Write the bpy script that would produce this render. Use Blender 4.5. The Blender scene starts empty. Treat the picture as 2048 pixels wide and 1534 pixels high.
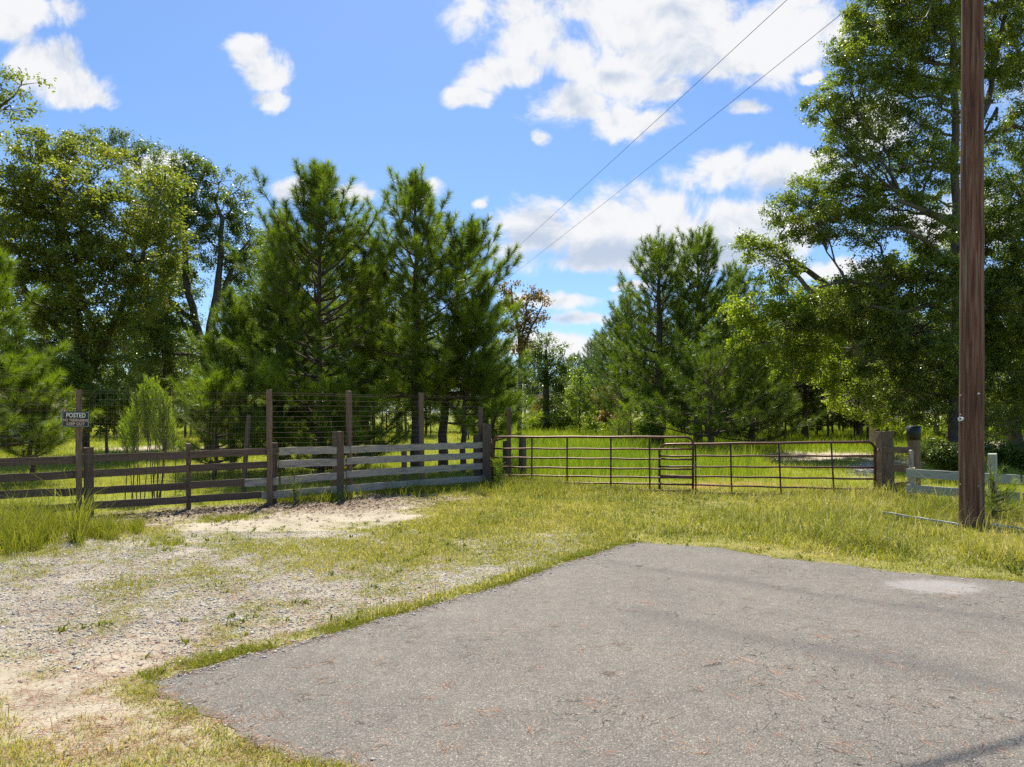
import bpy, bmesh, math, random
import numpy as np
from mathutils import Vector, Matrix

# ------------------------------------------------------------------ camera, sun, sky
F = 1365.33; HZ = 824.0; CH = 1.8          # focal length in photo pixels, horizon row, eye height
sc = bpy.context.scene
COL = sc.collection
cam = bpy.data.cameras.new('camera'); cam.lens = 24; cam.sensor_width = 36
cam.shift_y = (HZ - 767) / 2048.0; cam.clip_end = 3000; cam.clip_start = 0.05
camo = bpy.data.objects.new('camera', cam); COL.objects.link(camo)
camo.location = (0, 0, CH); camo.rotation_euler = (math.radians(90), 0, 0)
sc.camera = camo
sc.view_settings.view_transform = 'Standard'; sc.view_settings.look = 'None'
sc.view_settings.gamma = 1; sc.view_settings.exposure = 0.60
sc.cycles.max_bounces = 6; sc.cycles.diffuse_bounces = 3; sc.cycles.glossy_bounces = 2
sc.cycles.transmission_bounces = 4; sc.cycles.use_denoising = False
SUN_AZ = math.radians(-5); SUN_EL = math.radians(60)      # azimuth clockwise from +Y

def sun_and_sky():
    L = bpy.data.lights.new('sun', 'SUN'); L.energy = 5.0; L.angle = math.radians(0.5)
    L.color = (1.0, 0.93, 0.78)
    o = bpy.data.objects.new('sun', L); COL.objects.link(o)
    d = Vector((math.sin(SUN_AZ)*math.cos(SUN_EL), math.cos(SUN_AZ)*math.cos(SUN_EL), math.sin(SUN_EL)))
    o.rotation_euler = d.to_track_quat('Z', 'Y').to_euler(); o.location = (20, 20, 40)
    w = bpy.data.worlds.new('World'); sc.world = w; w.use_nodes = True
    nt = w.node_tree; N = nt.nodes; K = nt.links
    for n in list(N): N.remove(n)
    out = N.new('ShaderNodeOutputWorld'); bg = N.new('ShaderNodeBackground'); bg.inputs[1].default_value = 0.09
    K.new(bg.outputs[0], out.inputs[0])
    sky = N.new('ShaderNodeTexSky'); sky.sky_type = 'NISHITA'; sky.sun_disc = False
    sky.sun_elevation = SUN_EL; sky.sun_rotation = SUN_AZ; sky.air_density = 1.0; sky.dust_density = 0.6; sky.ozone_density = 2.0
    def math_(op, a, b=None, c=None, clamp=False):
        n = N.new('ShaderNodeMath'); n.operation = op; n.use_clamp = clamp
        for i, v in enumerate((a, b, c)):
            if v is None: continue
            if isinstance(v, (int, float)): n.inputs[i].default_value = v
            else: K.new(v, n.inputs[i])
        return n.outputs[0]
    tc = N.new('ShaderNodeTexCoord'); sep = N.new('ShaderNodeSeparateXYZ'); K.new(tc.outputs['Generated'], sep.inputs[0])
    yy = math_('MAXIMUM', sep.outputs[1], 0.12)
    u = math_('DIVIDE', sep.outputs[0], yy); v = math_('DIVIDE', sep.outputs[2], yy)
    cmb = N.new('ShaderNodeCombineXYZ'); K.new(u, cmb.inputs[0]); K.new(v, cmb.inputs[1])
    # clouds: soft puffs in the sky, frayed by noise
    def noise(scale, detail, rough, vec, dist=0.0):
        n = N.new('ShaderNodeTexNoise'); n.inputs['Scale'].default_value = scale; n.inputs['Detail'].default_value = detail
        n.inputs['Roughness'].default_value = rough; n.inputs['Distortion'].default_value = dist
        K.new(vec, n.inputs['Vector']); return n
    wn = noise(7.0, 5, 0.6, cmb.outputs[0])
    vm = N.new('ShaderNodeVectorMath'); vm.operation = 'MULTIPLY_ADD'; K.new(wn.outputs['Color'], vm.inputs[0])
    vm.inputs[1].default_value = (0.075, 0.06, 0); 
    off = N.new('ShaderNodeVectorMath'); off.operation = 'ADD'; K.new(cmb.outputs[0], off.inputs[0]); off.inputs[1].default_value = (-0.0375, -0.03, 0)
    K.new(off.outputs[0], vm.inputs[2]); P = vm.outputs[0]
    puffs = [(1020,20,110,75),(1330,20,260,60),(1300,110,180,50),(1560,70,200,80),(1060,70,80,55),(1000,150,105,34),(930,182,60,18),(1130,120,80,50),(1260,60,140,110),(1400,60,160,95),(1530,55,150,80),
             (1650,55,90,55),(1240,150,110,55),(1170,20,60,40),(1150,208,90,40),(1235,238,95,34),(1320,235,60,28),(1330,180,50,30),(1090,272,24,18),
             (1430,330,90,52),(1540,350,110,52),(1640,330,70,45),(1080,465,105,60),(1250,475,210,80),(1430,468,190,78),(1200,455,130,70),(1340,450,150,72),(1480,455,140,62),(1600,470,90,40),
             (1230,520,190,32),(1420,520,160,34),(1680,545,90,28),(95,115,75,52),(160,165,72,45),(200,190,40,25),(60,5,125,38),(20,40,50,40),
             (490,105,48,38),(530,150,58,42),(530,195,45,28),(600,372,60,26),(700,385,60,18),(845,378,34,26),(1130,605,110,22),(1180,640,80,18),
             (1250,578,50,12),(1480,212,40,20),(955,415,20,12),(300,330,60,25),(1750,250,80,60),(1900,430,120,60),(1620,150,30,14),(1130,690,160,26),
             (2300,200,300,120),(-400,300,300,90),(-300,600,300,60),(2500,600,400,90)]
    d = None
    for px, py, rx, ry in puffs:
        s = N.new('ShaderNodeVectorMath'); s.operation = 'SUBTRACT'; K.new(P, s.inputs[0]); s.inputs[1].default_value = ((px-1024)/F, (HZ-py)/F, 0)
        m = N.new('ShaderNodeVectorMath'); m.operation = 'MULTIPLY'; K.new(s.outputs[0], m.inputs[0]); m.inputs[1].default_value = (F/rx/1.15, F/ry/1.15, 0)
        l = N.new('ShaderNodeVectorMath'); l.operation = 'LENGTH'; K.new(m.outputs[0], l.inputs[0])
        e = math_('SUBTRACT', 1.0, l.outputs['Value'])
        d = e if d is None else math_('SMOOTH_MAX', d, e, 0.12)
    n1 = noise(9.0, 9, 0.62, cmb.outputs[0], 0.4)
    dd = math_('MULTIPLY_ADD', math_('SUBTRACT', n1.outputs['Fac'], 0.5), 2.7, d)
    mr = N.new('ShaderNodeMapRange'); mr.interpolation_type = 'SMOOTHSTEP'; K.new(dd, mr.inputs[0])
    mr.inputs[1].default_value = -0.06; mr.inputs[2].default_value = 0.52
    # underside shading of the clouds: grey lower bodies
    g = None
    for px, py, rx, ry in [(1220,505,260,38),(1440,505,230,40),(1080,480,80,30),(1130,640,90,18),(1560,390,120,25),(1240,150,60,20)]:
        s = N.new('ShaderNodeVectorMath'); s.operation = 'SUBTRACT'; K.new(P, s.inputs[0]); s.inputs[1].default_value = ((px-1024)/F, (HZ-py)/F, 0)
        m = N.new('ShaderNodeVectorMath'); m.operation = 'MULTIPLY'; K.new(s.outputs[0], m.inputs[0]); m.inputs[1].default_value = (F/rx/1.2, F/ry/1.2, 0)
        l = N.new('ShaderNodeVectorMath'); l.operation = 'LENGTH'; K.new(m.outputs[0], l.inputs[0])
        e = math_('SUBTRACT', 1.0, l.outputs['Value'])
        g = e if g is None else math_('SMOOTH_MAX', g, e, 0.2)
    sh = N.new('ShaderNodeVectorMath'); sh.operation = 'ADD'; K.new(cmb.outputs[0], sh.inputs[0]); sh.inputs[1].default_value = (0.004, 0.022, 0)
    n2 = noise(9.0, 7, 0.6, sh.outputs[0], 0.4); under = math_('MULTIPLY', math_('SUBTRACT', n2.outputs['Fac'], n1.outputs['Fac']), 3.2)
    gg = math_('MULTIPLY_ADD', math_('SUBTRACT', n1.outputs['Fac'], 0.5), 1.0, g)
    gr = N.new('ShaderNodeMapRange'); gr.interpolation_type = 'SMOOTHSTEP'; n3 = noise(6.5, 5, 0.55, off.outputs[0]); body = math_('MULTIPLY', math_('SUBTRACT', n3.outputs['Fac'], 0.47), 2.6); K.new(math_('ADD', math_('MAXIMUM', gg, body), under), gr.inputs[0]); gr.inputs[1].default_value = -0.15; gr.inputs[2].default_value = 1.0
    cc = N.new('ShaderNodeMix'); cc.data_type = 'RGBA'; K.new(gr.outputs[0], cc.inputs[0])
    cc.inputs[6].default_value = (7.0, 7.0, 7.0, 1); cc.inputs[7].default_value = (4.1, 4.7, 5.7, 1)
    # the sky blue itself
    tint = N.new('ShaderNodeMix'); tint.data_type = 'RGBA'; tint.blend_type = 'MULTIPLY'; tint.inputs[0].default_value = 1
    K.new(sky.outputs[0], tint.inputs[6]); tint.inputs[7].default_value = SKY_TINT
    mix = N.new('ShaderNodeMix'); mix.data_type = 'RGBA'
    K.new(math_('MULTIPLY', mr.outputs[0], 0.96), mix.inputs[0]); K.new(tint.outputs[2], mix.inputs[6]); K.new(cc.outputs[2], mix.inputs[7])
    K.new(mix.outputs[2], bg.inputs[0])
SKY_TINT = (0.76, 0.96, 1.20, 1)
sun_and_sky()

rng = np.random.default_rng(7); random.seed(7)

# ------------------------------------------------------------------ helpers
def W(px, py, Y): return Vector(((px-1024)/F*Y, Y, CH-(py-HZ)/F*Y))
def GY(py): return CH*F/(py-HZ)
def G(px, py): Y = GY(py); return ((px-1024)/F*Y, Y)
def PX(x, y): return 1024+F*x/y, HZ+F*CH/y

def tag(o, label, cat, group=None, kind=None):
    if label: o['label'] = label
    if cat: o['category'] = cat
    if group: o['group'] = group
    if kind: o['kind'] = kind
    return o
def empty(name, loc, label, cat, group=None, rz=0):
    o = bpy.data.objects.new(name, None); COL.objects.link(o); o.location = loc; o.rotation_euler = (0, 0, rz)
    o.empty_display_size = 0.2
    bpy.context.view_layer.update()
    return tag(o, label, cat, group)
def link(name, me, mat=None, parent=None, smooth=False):
    """mesh given in world coordinates unless parent: then converted to the parent's frame"""
    o = bpy.data.objects.new(name, me); COL.objects.link(o)
    if mat is not None: me.materials.append(mat)
    if parent is not None:
        p = parent; M = Matrix.Identity(4)
        chain = []
        while p: chain.append(p); p = p.parent
        for q in reversed(chain): M = M @ q.matrix_basis
        me.transform(M.inverted()); o.parent = parent
    if smooth: me.polygons.foreach_set('use_smooth', [True]*len(me.polygons))
    return o
def np_mesh(name, V, Fc, attrs=None):
    """V (n,3) floats; Fc (m,k) ints, all faces of the same size"""
    me = bpy.data.meshes.new(name); V = np.asarray(V, dtype=np.float32); Fc = np.asarray(Fc, dtype=np.int32)
    m, k = Fc.shape
    me.vertices.add(len(V)); me.vertices.foreach_set('co', V.ravel())
    me.loops.add(m*k); me.loops.foreach_set('vertex_index', Fc.ravel())
    me.polygons.add(m); me.polygons.foreach_set('loop_start', np.arange(0, m*k, k, dtype=np.int32))
    me.polygons.foreach_set('loop_total', np.full(m, k, dtype=np.int32))
    me.update(calc_edges=True)
    for a, vals in (attrs or {}).items():
        at = me.attributes.new(a, 'FLOAT', 'POINT'); at.data.foreach_set('value', np.asarray(vals, dtype=np.float32))
    return me
class MB:
    """collects boxes, tubes, prisms into one mesh"""
    def __init__(s): s.v = []; s.f = []
    def add(s, verts, faces):
        b = len(s.v); s.v += [tuple(v) for v in verts]; s.f += [tuple(i+b for i in f) for f in faces]
    def box(s, M, sx, sy, sz):
        vs = [M @ Vector((x*sx/2, y*sy/2, z*sz/2)) for x in (-1, 1) for y in (-1, 1) for z in (-1, 1)]
        s.add(vs, [(0,1,3,2),(4,6,7,5),(0,4,5,1),(2,3,7,6),(0,2,6,4),(1,5,7,3)])
    def tube(s, pts, rad, n=8, cap=True):
        pts = [Vector(p) for p in pts]
        if not hasattr(rad, '__len__'): rad = [rad]*len(pts)
        vs = []; up = None
        for i, p in enumerate(pts):
            d = (pts[min(i+1, len(pts)-1)]-pts[max(i-1, 0)]).normalized()
            if up is None:
                up = Vector((0, 0, 1)) if abs(d.z) < 0.9 else Vector((1, 0, 0))
            a = (up - d*up.dot(d)).normalized(); b = d.cross(a); up = a
            for k in range(n):
                t = 2*math.pi*k/n; vs.append(p+(a*math.cos(t)+b*math.sin(t))*rad[i])
        fs = []
        for i in range(len(pts)-1):
            for k in range(n):
                k2 = (k+1) % n; fs.append((i*n+k, i*n+k2, (i+1)*n+k2, (i+1)*n+k))
        if cap: fs.append(tuple(reversed(range(n)))); fs.append(tuple((len(pts)-1)*n+k for k in range(n)))
        s.add(vs, fs)
    def mesh(s, name):
        me = bpy.data.meshes.new(name); me.from_pydata(s.v, [], s.f); me.update(); return me
    def build(s, name, mat, parent=None, smooth=False): return link(name, s.mesh(name), mat, parent, smooth)

# value noise
_T = np.random.default_rng(3).random((256, 256))
def vnoise(x, y):
    xi = np.floor(x).astype(int); yi = np.floor(y).astype(int); fx = x-xi; fy = y-yi
    fx = fx*fx*(3-2*fx); fy = fy*fy*(3-2*fy)
    a = _T[xi % 256, yi % 256]; b = _T[(xi+1) % 256, yi % 256]; c = _T[xi % 256, (yi+1) % 256]; d = _T[(xi+1) % 256, (yi+1) % 256]
    return (a*(1-fx)+b*fx)*(1-fy)+(c*(1-fx)+d*fx)*fy
def fbm(x, y, o=4):
    s = 0; a = 0.5; t = 0
    for i in range(o): s = s+a*vnoise(x*2**i+17*i, y*2**i+31*i); t += a; a *= 0.55
    return s/t
def sstep(a, b, x): t = np.clip((x-a)/(b-a), 0, 1); return t*t*(3-2*t)

# ------------------------------------------------------------------ materials
def newmat(name):
    m = bpy.data.materials.new(name); m.use_nodes = True; nt = m.node_tree
    for n in list(nt.nodes): nt.nodes.remove(n)
    out = nt.nodes.new('ShaderNodeOutputMaterial'); p = nt.nodes.new('ShaderNodeBsdfPrincipled')
    nt.links.new(p.outputs[0], out.inputs[0]); return m, nt, p, out
class NB:
    def __init__(s, nt): s.nt = nt; s.N = nt.nodes; s.K = nt.links
    def set(s, sock, v):
        if hasattr(v, 'node'): s.K.new(v, sock)
        else: sock.default_value = v
    def math(s, op, a, b=0.0, c=0.0, clamp=False):
        n = s.N.new('ShaderNodeMath'); n.operation = op; n.use_clamp = clamp
        for i, v in enumerate((a, b, c)): s.set(n.inputs[i], v)
        return n.outputs[0]
    def noise(s, vec, scale, detail=4, rough=0.55, dist=0.0, col=False):
        n = s.N.new('ShaderNodeTexNoise'); s.set(n.inputs['Vector'], vec); n.inputs['Scale'].default_value = scale
        n.inputs['Detail'].default_value = detail; n.inputs['Roughness'].default_value = rough; n.inputs['Distortion'].default_value = dist
        return n.outputs['Color' if col else 'Fac']
    def vor(s, vec, scale, feature='F1', out='Distance', rnd=1.0):
        n = s.N.new('ShaderNodeTexVoronoi'); n.feature = feature; s.set(n.inputs['Vector'], vec); n.inputs['Scale'].default_value = scale
        n.inputs['Randomness'].default_value = rnd; return n.outputs[out]
    def mix(s, f, a, b, blend='MIX'):
        n = s.N.new('ShaderNodeMix'); n.data_type = 'RGBA'; n.blend_type = blend
        s.set(n.inputs[0], f); s.set(n.inputs[6], a); s.set(n.inputs[7], b); return n.outputs[2]
    def ramp(s, f, stops):
        n = s.N.new('ShaderNodeValToRGB'); s.set(n.inputs[0], f); e = n.color_ramp.elements
        while len(e) < len(stops): e.new(0.5)
        for i, (p, c) in enumerate(stops): e[i].position = p; e[i].color = c if len(c) == 4 else (*c, 1)
        return n.outputs[0]
    def rng(s, f, a, b, c=0.0, d=1.0):
        n = s.N.new('ShaderNodeMapRange'); s.set(n.inputs[0], f)
        for i, v in enumerate((a, b, c, d)): n.inputs[i+1].default_value = v
        return n.outputs[0]
    def obj(s, scale=(1, 1, 1)):
        t = s.N.new('ShaderNodeTexCoord'); m = s.N.new('ShaderNodeMapping'); s.K.new(t.outputs['Object'], m.inputs[0]); m.inputs['Scale'].default_value = scale
        return m.outputs[0]
    def geo(s, scale=(1, 1, 1)):
        t = s.N.new('ShaderNodeNewGeometry'); m = s.N.new('ShaderNodeMapping'); s.K.new(t.outputs['Position'], m.inputs[0]); m.inputs['Scale'].default_value = scale
        return m.outputs[0]
    def attr(s, name):
        n = s.N.new('ShaderNodeAttribute'); n.attribute_name = name; return n.outputs['Fac']
    def orand(s): return s.N.new('ShaderNodeObjectInfo').outputs['Random']
    def bump(s, p, h, strength=0.5, dist=0.01):
        n = s.N.new('ShaderNodeBump'); n.inputs['Strength'].default_value = strength; n.inputs['Distance'].default_value = dist
        s.set(n.inputs['Height'], h); s.K.new(n.outputs[0], p.inputs['Normal'])

def leaf_mat(name, stops, trans=0.4, rough=0.45, spec=0.5, transcol=None):
    m, nt, p, out = newmat(name); b = NB(nt)
    v = b.attr('v'); col = b.ramp(v, stops)
    b.set(p.inputs['Base Color'], col); p.inputs['Roughness'].default_value = rough
    p.inputs['Specular IOR Level'].default_value = spec
    t = nt.nodes.new('ShaderNodeBsdfTranslucent')
    tc = b.mix(1.0, col, transcol or (1.5, 1.7, 0.6, 1), 'MULTIPLY'); b.set(t.inputs[0], tc)
    ms = nt.nodes.new('ShaderNodeMixShader'); ms.inputs[0].default_value = trans
    nt.links.new(p.outputs[0], ms.inputs[1]); nt.links.new(t.outputs[0], ms.inputs[2]); nt.links.new(ms.outputs[0], out.inputs[0])
    return m
def bark_mat(name, c1, c2, sz=(6, 6, 1.2), bump=0.6):
    m, nt, p, out = newmat(name); b = NB(nt); g = b.geo(sz)
    n = b.noise(g, 3.0, 6, 0.65); b.set(p.inputs['Base Color'], b.ramp(n, [(0.3, c1), (0.7, c2)]))
    p.inputs['Roughness'].default_value = 0.9; b.bump(p, n, bump, 0.03); return m
def wood_mat(name, stops, paint=None, amount=0.5, rough=0.85, gscale=(2.0, 22.0, 22.0)):
    """grain runs along the piece's own X axis"""
    m, nt, p, out = newmat(name); b = NB(nt); g = b.obj(gscale); o1 = b.obj()
    add = nt.nodes.new('ShaderNodeVectorMath'); add.operation = 'ADD'; b.set(add.inputs[0], g)
    cb = nt.nodes.new('ShaderNodeCombineXYZ'); r = b.math('MULTIPLY', b.orand(), 50.0)
    for i in range(3): b.K.new(r, cb.inputs[i])
    b.K.new(cb.outputs[0], add.inputs[1]); gv = add.outputs[0]
    n = b.noise(gv, 1.6, 8, 0.7, 0.6); col = b.ramp(n, stops)
    col = b.mix(1.0, col, b.ramp(b.orand(), [(0, (0.75, 0.75, 0.75)), (1, (1.15, 1.12, 1.1))]), 'MULTIPLY')
    if paint:
        add2 = nt.nodes.new('ShaderNodeVectorMath'); add2.operation = 'ADD'; b.set(add2.inputs[0], b.obj((1.6, 9, 9))); b.K.new(cb.outputs[0], add2.inputs[1])
        w = b.noise(add2.outputs[0], 1.6, 9, 0.75, 0.2); f = b.rng(w, 0.62-amount*0.3, 0.72-amount*0.3)
        col = b.mix(f, col, (*paint, 1))
    crack = b.rng(n, 0.40, 0.30); col = b.mix(b.math('MULTIPLY', crack, 0.8), col, (0.02, 0.016, 0.012, 1))
    b.set(p.inputs['Base Color'], col); p.inputs['Roughness'].default_value = rough
    b.bump(p, n, 0.7, 0.008); return m
def plain_mat(name, col, rough=0.6, metal=0.0, var=0.25, scale=8.0, bump=0.0):
    m, nt, p, out = newmat(name); b = NB(nt); n = b.noise(b.geo(), scale, 6, 0.65)
    c1 = tuple(c*(1-var) for c in col); c2 = tuple(c*(1+var) for c in col)
    b.set(p.inputs['Base Color'], b.ramp(n, [(0.3, c1), (0.7, c2)])); p.inputs['Roughness'].default_value = rough; p.inputs['Metallic'].default_value = metal
    if bump: b.bump(p, n, bump, 0.01)
    return m

M = {}
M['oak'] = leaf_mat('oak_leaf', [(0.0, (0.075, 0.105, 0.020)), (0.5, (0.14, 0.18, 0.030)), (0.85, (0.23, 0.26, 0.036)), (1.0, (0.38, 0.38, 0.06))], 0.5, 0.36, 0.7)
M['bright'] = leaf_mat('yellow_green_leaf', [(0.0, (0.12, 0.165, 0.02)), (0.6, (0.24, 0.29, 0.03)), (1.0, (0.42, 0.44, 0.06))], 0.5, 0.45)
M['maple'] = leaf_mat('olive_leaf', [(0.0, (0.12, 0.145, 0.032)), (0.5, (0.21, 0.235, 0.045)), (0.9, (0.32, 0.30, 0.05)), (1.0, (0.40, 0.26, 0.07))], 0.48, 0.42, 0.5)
M['dry'] = leaf_mat('autumn_leaf', [(0.0, (0.14, 0.12, 0.03)), (0.5, (0.25, 0.20, 0.06)), (1.0, (0.42, 0.23, 0.08))], 0.4, 0.5, 0.5, (1.3, 1.2, 0.7, 1))
M['needle'] = leaf_mat('pine_needle', [(0.0, (0.055, 0.080, 0.010)), (0.4, (0.115, 0.155, 0.013)), (0.75, (0.23, 0.28, 0.020)), (1.0, (0.40, 0.44, 0.045))], 0.42, 0.42, 0.5, (1.3, 1.6, 0.5, 1))
M['needle_far'] = leaf_mat('far_pine_needle', [(0.0, (0.045, 0.080, 0.02)), (0.5, (0.075, 0.125, 0.028)), (1.0, (0.14, 0.21, 0.045))], 0.38, 0.5, 0.4, (1.2, 1.5, 0.7, 1))
M['grass'] = leaf_mat('grass_blade', [(0.0, (0.12, 0.15, 0.018)), (0.35, (0.24, 0.27, 0.030)), (0.65, (0.37, 0.37, 0.055)), (0.84, (0.50, 0.45, 0.14)), (1.0, (0.62, 0.52, 0.30))], 0.45, 0.5, 0.35, (1.25, 1.25, 0.6, 1))
M['field'] = leaf_mat('field_grass_blade', [(0.0, (0.12, 0.20, 0.014)), (0.4, (0.21, 0.29, 0.026)), (0.75, (0.38, 0.39, 0.045)), (1.0, (0.50, 0.44, 0.14))], 0.5, 0.5, 0.3, (1.3, 1.4, 0.6, 1))
M['fennel'] = leaf_mat('fennel_frond', [(0.0, (0.16, 0.24, 0.03)), (1.0, (0.40, 0.46, 0.06))], 0.5, 0.5, 0.3)
M['bark'] = bark_mat('grey_bark', (0.05, 0.042, 0.032), (0.15, 0.128, 0.105))
M['palebark'] = bark_mat('pale_bark', (0.13, 0.115, 0.095), (0.33, 0.30, 0.26))
M['pinebark'] = bark_mat('pine_bark', (0.05, 0.035, 0.026), (0.17, 0.115, 0.085), (9, 9, 3))
M['darkwood'] = wood_mat('dark_weathered_board', [(0.25, (0.062, 0.043, 0.028)), (0.6, (0.145, 0.103, 0.068)), (0.8, (0.24, 0.18, 0.125))])
M['greywood'] = wood_mat('whitewashed_board', [(0.25, (0.16, 0.145, 0.125)), (0.7, (0.42, 0.40, 0.36))], (0.44, 0.395, 0.30), 0.7)
M['whitewood'] = wood_mat('worn_white_board', [(0.25, (0.20, 0.19, 0.16)), (0.7, (0.42, 0.42, 0.38))], (0.41, 0.415, 0.32), 0.9)
M['brightwood'] = wood_mat('sunlit_white_board', [(0.25, (0.3, 0.3, 0.27)), (0.7, (0.5, 0.5, 0.46))], (0.50, 0.51, 0.47), 0.75)
M['postwood'] = wood_mat('post_wood', [(0.25, (0.09, 0.055, 0.032)), (0.55, (0.195, 0.132, 0.08)), (0.8, (0.31, 0.24, 0.165))])
M['polewood'] = wood_mat('pole_wood', [(0.34, (0.03, 0.014, 0.008)), (0.46, (0.105, 0.042, 0.020)), (0.55, (0.17, 0.085, 0.047)), (0.68, (0.25, 0.18, 0.125))], None, 0, 0.8, (0.5, 14, 14))
M['rust'] = plain_mat('rusty_tube', (0.105, 0.040, 0.030), 0.40, 0.35, 0.5, 6)
M['wire'] = plain_mat('rusty_wire', (0.30, 0.18, 0.12), 0.6, 0.4, 0.3, 4)
M['cable'] = plain_mat('cable', (0.035, 0.035, 0.04), 0.5, 0.2, 0.1)
M['steel'] = plain_mat('galvanised', (0.45, 0.46, 0.46), 0.45, 0.7, 0.15)
M['tagwhite'] = plain_mat('tag_plate', (0.72, 0.72, 0.68), 0.5, 0.0, 0.1)
M['blackwrap'] = plain_mat('black_wrap', (0.012, 0.012, 0.013), 0.5, 0, 0.3)
M['signblack'] = plain_mat('sign_black', (0.015, 0.016, 0.018), 0.4, 0, 0.2)
M['signcream'] = plain_mat('sign_cream', (0.80, 0.76, 0.64), 0.5, 0, 0.1)
M['signtan'] = plain_mat('sign_faded_orange', (0.72, 0.50, 0.33), 0.5, 0, 0.2)
M['signborder'] = plain_mat('sign_border', (0.42, 0.48, 0.46), 0.5, 0, 0.1)
M['siding'] = plain_mat('white_siding', (0.62, 0.64, 0.66), 0.6, 0, 0.08)
M['shingle'] = plain_mat('roof_shingle', (0.26, 0.19, 0.17), 0.9, 0, 0.3, 20)
M['trim'] = plain_mat('dark_trim', (0.12, 0.09, 0.07), 0.7, 0, 0.2)
M['stone'] = None

# ------------------------------------------------------------------ layout of the ground
L_EDGE = [(1283,1087),(1240,1093),(1180,1113),(1100,1140),(1000,1171),(900,1203),(800,1231),(720,1256),(640,1277),(555,1299),(469,1320),(380,1346),(309,1367)]
B_EDGE = [(309,1367),(332,1394),(375,1422),(457,1461),(508,1496),(586,1516),(684,1534)]
R_EDGE = [(1283,1087),(1432,1097),(1560,1119),(1697,1132),(1821,1149),(2048,1168)]
rightw = [G(*p) for p in R_EDGE]+[(9.0, 5.2), (16, 1.4), (30, -7)]
leftw = [G(*p) for p in L_EDGE]; botw = [G(*p) for p in B_EDGE]+[(0.5, 2.3), (2.2, 0.8), (8, -4), (14, -10)]
def densify(pl, step=0.035, amp=0.018, seed=1):
    r = np.random.default_rng(seed); out = []
    for (x0, y0), (x1, y1) in zip(pl[:-1], pl[1:]):
        n = max(1, int(math.hypot(x1-x0, y1-y0)/step)); n = min(n, 160)
        for i in range(n): t = i/n; out.append((x0+(x1-x0)*t, y0+(y1-y0)*t))
    out.append(pl[-1]); o = np.array(out)
    nx = fbm(o[:, 0]*2.2+5, o[:, 1]*2.2, 4)-0.5; ny = fbm(o[:, 0]*2.2+50, o[:, 1]*2.2+9, 4)-0.5
    mx = fbm(o[:, 0]*9+5, o[:, 1]*9, 3)-0.5; my = fbm(o[:, 0]*9+50, o[:, 1]*9+9, 3)-0.5
    o[:, 0] += nx*amp*8+mx*amp*3.5+r.normal(0, amp*0.3, len(o)); o[:, 1] += ny*amp*8+my*amp*3.5+r.normal(0, amp*0.3, len(o)); return o
eL = densify(leftw, seed=2); eR = densify(rightw, seed=3); eB = densify(botw, seed=4)
poly = np.vstack([eR, [(30, -10)], eB[::-1], eL[::-1][1:-1]])          # closed outline of the asphalt
def inside(x, y, P):
    x = np.asarray(x); y = np.asarray(y); c = np.zeros(x.shape, bool); n = len(P); j = n-1
    for i in range(n):
        xi, yi = P[i]; xj, yj = P[j]
        if yi != yj:
            c ^= ((yi > y) != (yj > y)) & (x < (xj-xi)*(y-yi)/(yj-yi)+xi)
        j = i
    return c
P_s = np.vstack([np.array(rightw), [(30, -10)], np.array(botw)[::-1], np.array(leftw)[::-1][1:-1]])
def edist(x, y, PL):
    d = np.full(np.shape(x), 1e9)
    for (x0, y0), (x1, y1) in zip(PL[:-1], PL[1:]):
        dx, dy = x1-x0, y1-y0; t = np.clip(((x-x0)*dx+(y-y0)*dy)/(dx*dx+dy*dy+1e-9), 0, 1)
        d = np.minimum(d, np.hypot(x-x0-t*dx, y-y0-t*dy))
    return d
rows = [985,1000,1015,1030,1050,1065,1085,1110,1140,1175,1210,1250,1300,1350,1400,1450,1500,1540]
cov = [[.8,.8,.8,.8,.7,.5,.4,.6,.95,1,1,1],[.8,.8,.8,.6,.5,.3,.15,.4,.95,1,1,1],[.9,.8,.7,.3,.2,.1,.05,.6,1,1,1,1],[.9,.7,.3,.15,.3,.02,.02,.75,1,1,1,1],
 [1,.6,.5,.2,.1,.02,.3,.9,.85,.6,1,1],[1,.5,.6,.3,.1,.12,.55,.7,.65,.45,1,1],[.9,.4,.35,.35,.45,.5,.5,.55,.45,.4,1,1],[.6,.25,.2,.3,.35,.5,.55,.5,.42,.4,.9,1],
 [.2,.18,.28,.35,.35,.4,.4,.35,.3,.5,.5,.5],[.3,.3,.32,.2,.18,.22,.25,.2,.4,.5,.5,.5],[.12,.12,.15,.12,.17,.2,.3,.6,.5,.5,.5,.5],[.2,.12,.12,.14,.2,.35,.7,.5,.5,.5,.5,.5],
 [.18,.14,.15,.2,.35,.6,.5,.5,.5,.5,.5,.5],[.3,.25,.2,.35,.5,.5,.5,.5,.5,.5,.5,.5],[.42,.3,.3,.5,.5,.5,.5,.5,.5,.5,.5,.5],[.7,.5,.45,.5,.6,.6,.5,.5,.5,.5,.5,.5],
 [.9,.6,.5,.55,.6,.7,.5,.5,.5,.5,.5,.5],[1,.7,.6,.6,.7,.8,.6,.5,.5,.5,.5,.5]]
rows = np.array(rows, float); cov = np.array(cov); cov[13:, :6] *= 0.74
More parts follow.
